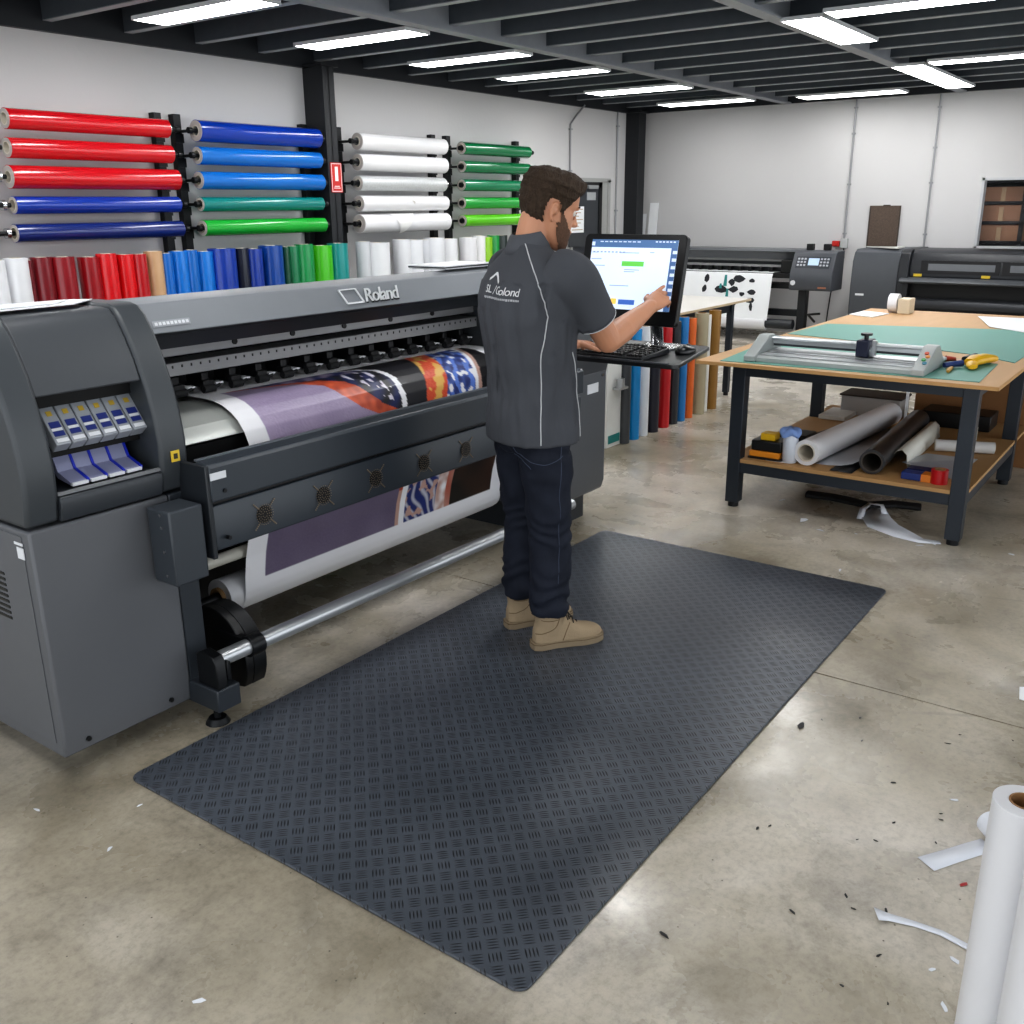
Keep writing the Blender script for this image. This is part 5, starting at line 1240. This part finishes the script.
def shirt_fold(p, n_):
    rel = p - O0; a, b_ = rel.dot(fa), rel.dot(fb); z = p.z
    amp = .011
    v_ = 0
    if abs(b_) < .2 and z < 1.42:
        th = math.atan2(b_, a)
        v_ += amp*noise.noise(V((th*3.2, z*2.2, 1.7)))*1.6                    # long vertical drapes
        v_ += .010*noise.noise(V((th*5, z*5 + th*4, 4.2)))
        v_ += .004*math.sin((z*34) + 6*noise.noise(V((th*2, z*3, 0))))*max(0, 1-abs(z-1.02)/.14)
    # diagonal pulls from the right armpit across the back
    d_ = (p - Lc(-.05, -.20, 1.33)).length
    v_ += .003*math.sin((b_*1.1 + z)*75 + 3*noise.noise(p*6))*max(0, 1-d_/.17)
    rd = lambda q_: 1-2*abs(noise.noise(q_))
    wz = math.exp(-((z-1.0)/.13)**2)
    v_ += .013*noise.noise(V((a*3, b_*6, z*11+b_*7)))*wz + .008*noise.noise(V((a*7+b_*4, b_*7, z*1.6)))
    v_ += .007*noise.noise(V((a*7, b_*5+z*6, z*9)))*math.exp(-((p-Lc(-.05, -.17, 1.24)).length/.16)**2)
    if z > 1.32 and a < 0 and b_ > -.05: v_ *= .35
    if z < .93: v_ *= max(.15, (z-.84)/.09)
    return n_*v_
wrinkle(so, shirt_fold)
bv = BVHTree.FromObject(so, bpy.context.evaluated_depsgraph_get()) if False else None
bm_ = bmesh.new(); bm_.from_mesh(so.data); bv = BVHTree.FromBMesh(bm_); bm_.free()
def snap(p, off=.002):
    loc, nr, _, _ = bv.find_nearest(V(p))
    return loc + nr*off, nr
pip = M('piping_white', 'b9babc', .7)
def piping(name, pts_, w_=.0022):
    p_, _ = smooth_path(pts_, [1]*len(pts_), 8)
    p_ = [snap(q_, .0012)[0] for q_ in p_]
    MB().tube(p_, w_, 8).build(name, pip, so)
PIPE_A = [V((2.885, 2.023, 1.553)), V((2.828, 1.959, 1.493)), V((2.798, 1.904, 1.416)), V((2.814, 1.877, 1.31))]
PIPE_B = [V((2.814, 1.877, 1.31)), V((2.819, 1.893, 1.257)), V((2.812, 1.905, 1.159)), V((2.818, 1.909, 1.015)), V((2.807, 1.902, .850))]
PIPE_C = [V((2.948, 1.862, 1.174)), V((2.997, 1.87, 1.046)), V((3.015, 1.865, .85))]
LOGO_O = V((2.812, 2.140, 1.386)); LOGO_X = V((-.05, -.19, -.008)).normalized()*1.12; LOGO_Y = V((0, 0, 1))*1.1
piping('piping', PIPE_A); piping('piping', PIPE_B); piping('piping', PIPE_C)
# sleeve hems
for e, d_ in ((eR, dR), (eL, dL)):
    MB().tube([e - d_*.006 + d_*.004*k_ for k_ in range(3)], [.0745, .075, .0735], 28).build('sleeve_hem', cl, so)
    u_ = V((0, 0, 1)) - d_*d_.z; u_.normalize(); v2 = d_.cross(u_)
    MB().tube([e + d_*.0005 + (u_*math.cos(t_) + v2*math.sin(t_))*.0748 for t_ in [2*PI*k_/32 for k_ in range(33)]], .0018, 6, caps=False).build('hem_piping', pip, so)
# collar
co = MB(); rr_ = []
for z0, ex, zz in ((1.515, .012, 0), (1.55, .010, .3), (1.585, .004, 1), (1.592, -.002, 1), (1.555, -.004, .4)):
    rg_ = []
    for k_ in range(36):
        t = 2*PI*k_/36; fx_ = math.cos(t)
        zc_ = z0 - .05*zz*max(0, fx_)**1 - .012*zz*abs(fx_)
        c_ = Lc(-.012 + .012*(z0-1.515)/.07, 0, zc_)
        rg_.append(c_ + fa*(.068+ex)*math.cos(t) + fb*(.070+ex)*math.sin(t))
    rr_.append(rg_)
co.loft(rr_, caps=False).build('collar', M('collar_grey', '54565b', .85, spec=.2), so, solid=.002)
# hem vent and back print
vs, fs = text_mesh('SL', .040, (0, 0, 0), (1, 0, 0), (0, 1, 0), .0006, .95)
lw_ = M('logo_white', 'd3d4d6', .7)
def back_print():
    q = MB()
    nrm = LOGO_X.normalized().cross(V((0, 0, 1))).normalized()
    if nrm.dot(LOGO_O - O0) < 0: nrm = -nrm
    def proj(g_, off):
        l_, _, _, _ = bv.ray_cast(g_ + nrm*.15, -nrm)
        return (l_ if l_ is not None else g_) + nrm*off
    def put(vs, fs, dx, dy):
        idx = []
        for v_ in vs:
            g_ = LOGO_O + LOGO_X*(v_.x+dx) + LOGO_Y*(v_.y+dy)
            s_ = proj(g_, .003 + v_.z); idx.append(q.bm.verts.new(s_))
        for f in fs: q.face([idx[i] for i in f])
    def tx(s, size, dx, dy, sp=1., sh_=0.):
        vs, fs = text_mesh(s, size, (0, 0, 0), (1, 0, 0), (0, 1, 0), .0008, sp, sh_); put(vs, fs, dx, dy)
    tx('SL', .034, -.002, 0, .95); tx('/', .040, .040, -.003, 1, .25); tx('Golond', .036, .056, -.001, .9, .1)
    # mountain
    mt = [(.0, .036), (.016, .044), (.030, .056), (.042, .050), (.054, .037), (.062, .030), (.062, .037), (.050, .052), (.036, .064), (.028, .064), (.012, .051), (.0, .044)]
    put([V((a, b_, 0)) for a, b_ in mt] + [V((a, b_, .0008)) for a, b_ in mt], [tuple(range(12, 24))] + [(i, (i+1) % 12, 12+(i+1) % 12, 12+i) for i in range(12)], 0, 0)
    q.build('shirt_lettering', lw_, so, recalc=False)
    q = MB()
    def put2(a, b_, c_, d_):
        vs = [V((a, c_, .0)), V((b_, c_, .0)), V((b_, d_, .0)), V((a, d_, .0))]
        q.face([q.bm.verts.new(proj(LOGO_O + LOGO_X*v_.x + LOGO_Y*v_.y, .003)) for v_ in vs])
    xx = -.008; r_ = random.Random(3)
    while xx < .158:
        w_ = r_.uniform(.003, .007); put2(xx, xx+w_, -.0185+r_.uniform(0, .002), -.011); xx += w_ + .0016
    q.build('small_shirt_lettering', M('logo_grey', 'a9abae', .7), so, recalc=False, smooth=False)
back_print()

# jeans
je = MB()
je.loft([sring(Lc(0, 0, z), fa, fb, ra, rb, 30, 2.4) for z, ra, rb in ((.80, .115, .150), (.84, .122, .158), (.88, .115, .150), (.94, .10, .135))])
limb(je, [HIR + V((0, 0, -.08)), HIR.lerp(KNR, .5), KNR, KNR.lerp(ANR, .5), ANR + V((0, 0, .045))], [.096, .097, .082, .079, .072], 6, 22, False)
limb(je, [HIL + V((0, 0, -.08)), HIL.lerp(KNL, .5), KNL, KNL.lerp(ANL, .5), ANL + V((0, 0, .045))], [.096, .097, .082, .079, .072], 6, 22, False)
dn = M('black_denim', '212530', .8, var=.4, scale=14, bump=.2, bscale=500, spec=.25)
jo = je.build('jeans', dn, man); remesh(jo, .009, 3, .5)
def denim(p, n_):
    z = p.z; k_ = max(0, 1-abs(z-.48)/.16)*.5 + max(0, 1-abs(z-.2)/.16)*.9 + max(0, 1-abs(z-.80)/.12)*.4
    w = math.sin(z*95 + 7*noise.noise(p*7) + 5*math.sin(p.x*9+p.y*14)) 
    return n_*(.009*k_*w + .010*noise.noise(p*11))
wrinkle(jo, denim)
bm_ = bmesh.new(); bm_.from_mesh(jo.data); bvj = BVHTree.FromBMesh(bm_); bm_.free()
st = M('denim_stitch', '3a4254', .8)
q = MB()
for pts_ in ([Lc(-.12, -.03, .86), Lc(-.13, -.10, .80), Lc(-.06, -.18, .77), Lc(.02, -.19, .80)], [Lc(.01, -.2, .84), Lc(.01, -.2, .60), Lc(.0, -.2, .30)], [Lc(-.14, -.06, .79), Lc(-.12, -.14, .74)]):
    p_, _ = smooth_path(pts_, [1]*len(pts_), 8); q.tube([bvj.find_nearest(v_)[0] for v_ in p_], .0016, 6)
q.build('seams', st, jo)

# boots
sue = M('boot_suede', '9b8a72', .9, var=.12, scale=14, bump=.25, bscale=160, spec=.15); sol = M('boot_sole', '857660', .8, var=.1, bump=.2); lac = M('boot_lace', '2c2620', .8)
def boot(heel, dr, an):
    d_ = V((dr[0], dr[1], 0)).normalized(); s_ = V((-d_.y, d_.x, 0)); h = V((heel[0], heel[1], .0095))
    def Q(a, b_, z): return h + d_*a + s_*b_ + V((0, 0, z))
    outl = [(.0, .0), (.004, .026), (.03, .039), (.09, .036), (.15, .043), (.21, .053), (.26, .048), (.295, .030), (.308, .0)]
    ol = outl + [(a, -b_) for a, b_ in reversed(outl[1:-1])]
    m = MB(); rings = []
    # upper: rings along length
    sec = [(.008, .020, .085, .022), (.03, .036, .15, .036), (.065, .041, .175, .042), (.10, .040, .165, .040), (.135, .042, .125, .038), (.17, .046, .098, .040), (.21, .050, .080, .046), (.25, .048, .072, .044), (.28, .036, .062, .034), (.298, .018, .048, .016)]
    for a, wb_, ht, wt_ in sec:
        r_ = []
        for k_ in range(20):
            t = PI*k_/19 ; x_ = math.cos(t); z_ = math.sin(t)
            r_.append(Q(a, wb_*math.copysign(abs(x_)**.75, x_), .026 + (ht-.026)*abs(z_)**.7))
        rings.append(r_)
    m.loft(rings)
    m.loft([sring(V((an.x, an.y, .0095+z)), d_, s_, a, b_, 20, 2.2) for z, a, b_ in ((.06, .055, .040), (.11, .058, .047), (.15, .062, .054), (.180, .064, .057))])
    b = m.build('boot', sue, man); remesh(b, .005, 5, .5)
    m = MB(); m.loft([[Q(a*1.02-.003, b_*1.05, z) for a, b_ in ol] for z in (0, .004, .022, .030)]); so_ = m.build('sole', sol, b, bevel=.002)
    m = MB(); m.loft([[Q(a*1.025-.004, b_*1.06, z) for a, b_ in ol] for z in (.0235, .0265)]); m.build('welt', M('boot_welt', '5a4630', .8), so_)
    bb = bmesh.new(); bb.from_mesh(b.data); bt_ = BVHTree.FromBMesh(bb); bb.free(); off__ = wloc(b)
    for side in (-1, 1):
        for pth in ([(.0, .02, .07), (.04, .05, .075), (.085, .05, .10), (.10, .05, .16)], [(.115, .05, .03), (.135, .05, .08), (.155, .04, .11)], [(.02, .04, .13), (.06, .05, .128), (.095, .05, .13)]):
            p_, _ = smooth_path([Q(x_, y_*side, z_) for x_, y_, z_ in pth], [1]*len(pth), 6)
            MB().tube([bt_.find_nearest(v_-off__)[0]+off__ for v_ in p_], .0016, 6).build('stitching', M('boot_stitch', '5f4a30', .8), b)
    m = MB()
    m.tube([V((an.x, an.y, .18)) + d_*.061*math.cos(t) + s_*.053*math.sin(t) for t in [2*PI*k_/24 for k_ in range(25)]], .006, 8, caps=False)
    m.build('ankle_collar', M('boot_padding', '7a5d3c', .9), b)
    m = MB()
    for k_ in range(6):
        a = .095 + .018*k_; z = .178 - .019*k_ + .006
        m.tube([Q(a, -.026, z-.012), Q(a+.006, 0, z+.004), Q(a, .026, z-.012)], .0028, 6)
        m.tube([Q(a, -.026, z-.012), Q(a+.016, .022, z-.012)], .0025, 6)
    m.tube([Q(.10, -.02, .17), Q(.12, -.05, .155), Q(.13, -.056, .125)], .0025, 6).tube([Q(.10, .0, .175), Q(.13, -.04, .16), Q(.15, -.05, .13)], .0025, 6)
    m.build('laces', lac, b)
boot((2.842, 1.968), (.835, -.55), V((2.902, 1.925, 0))); boot((2.945, 2.172), (.86, -.51), V((3.005, 2.135, 0)))

# hair, beard, eyes
hm = M('hair_brown', '43362b', .75, var=.45, scale=90, bump=1.5, bscale=220, stretch=(1, 1, .35), spec=.3)
def shell(name, mat_, keep, offf, n_=None, rough=0.):
    m = MB(); NU, NT = 70, 110; u0, u1 = -.117, .1265
    grid_ = [[None]*(NT+1) for _ in range(NU+1)]; ok = {}
    for i in range(NU+1):
        u_ = u0+(u1-u0)*i/NU
        for j in range(NT):
            th = 2*PI*j/NT; of = offf(u_, th); p_, f_ = head_pt(u_, th, max(of, 0))
            if rough:
                c_ = head_pt(u_, th, 0)[0]; d_ = (p_-H(-.0, 0, .02)).normalized()
                p_ = p_ + d_*rough*(noise.noise(V((p_.x*60, p_.y*60, p_.z*45)))+.6*noise.noise(p_*140))*min(1, of/.008)
                if u_ > .10: p_ = p_ + hu*of*.6
            grid_[i][j] = p_; ok[i, j] = keep(u_, th)
    vv = {}
    def gv(i, j):
        j %= NT
        if (i, j) not in vv: vv[i, j] = m.bm.verts.new(grid_[i][j])
        return vv[i, j]
    for i in range(NU):
        for j in range(NT):
            if ok[i, j] and ok[i, (j+1) % NT] and ok[i+1, j] and ok[i+1, (j+1) % NT]: m.face([gv(i, j), gv(i, j+1), gv(i+1, j+1), gv(i+1, j)])
    if name == 'hair': m.face([gv(NU, j) for j in range(NT)])
    return m.build(name, mat_, man, recalc=True, angle=180)
def fr_ang(th): return abs((th+PI) % (2*PI)-PI)        # 0 = face, pi = back
def hair_edge(a):   # lowest height of hair for an angle from the face
    return interp([(0, .080), (.5, .078), (.85, .070), (1.0, .045), (1.15, .020), (1.28, -.006), (1.42, -.006), (1.50, .032), (1.75, .034), (1.9, .0), (2.05, -.045), (2.4, -.062), (PI, -.066)], a)
def hair_off(u_, th):
    a = fr_ang(th); d_ = u_ - hair_edge(a)
    top = .016 + (.012 if a < 1.0 else 0)*(1-a/1.0 if a < 1.0 else 0) + (.006 if u_ > .08 else 0)
    full = top if u_ > .05 else .009 + .004*(a > 2)
    return max(0, min(1, d_/.025+.12))*full
hair = shell('hair', hm, lambda u_, th: u_ > hair_edge(fr_ang(th)), hair_off, rough=.006)
bm2 = M('beard_brown', '5f4636', .85, var=.4, scale=140, bump=.6, bscale=300)
def beard_keep(u_, th):
    a = fr_ang(th) + .07*noise.noise(V((th*14, u_*160, 0))); u_ = u_ + .006*noise.noise(V((th*20, u_*120, 7)))
    if u_ > interp([(0, -.060), (.2, -.062), (.35, -.040), (.6, -.044), (.9, -.03), (1.2, .0), (1.4, .02)], a): return False
    return a < (1.42 if u_ > -.03 else 1.58) and not (a < .22 and u_ > -.062)
shell('beard', bm2, beard_keep, lambda u_, th: .0035 if u_ < -.04 else .0025, rough=.001)
for s_ in (-1, 1):
    MB().ball(H(.078, s_*.031, .018), .0115, 14).build('eye', M('eye_white', 'd9d4cc', .25), man)
    e_ = MB().ball(H(.0865, s_*.031, .0165), .0048, 10).build('iris', M('iris_brown', '3b2a1c', .2), man)
    MB().tube([H(.094, s_*.016, .040), H(.095, s_*.030, .044), H(.086, s_*.046, .040)], [(.003, .003), (.0038, .003), (.002, .002)], 8).build('eyebrow', hm, man)
    MB().tube([H(.086, s_*.019, .021), H(.0915, s_*.031, .0245), H(.084, s_*.043, .020)], .0022, 8).build('eyelid', skin, man)

# ------------------------------------------------------------------ world and view
w_ = bpy.data.worlds.new('world'); bpy.context.scene.world = w_; w_.use_nodes = True
w_.node_tree.nodes['Background'].inputs[0].default_value = (.92, .96, 1, 1); w_.node_tree.nodes['Background'].inputs[1].default_value = 1.7
vs_ = bpy.context.scene.view_settings
vs_.view_transform = 'Standard'; vs_.look = 'Medium High Contrast'; vs_.exposure = .28; vs_.gamma = 1
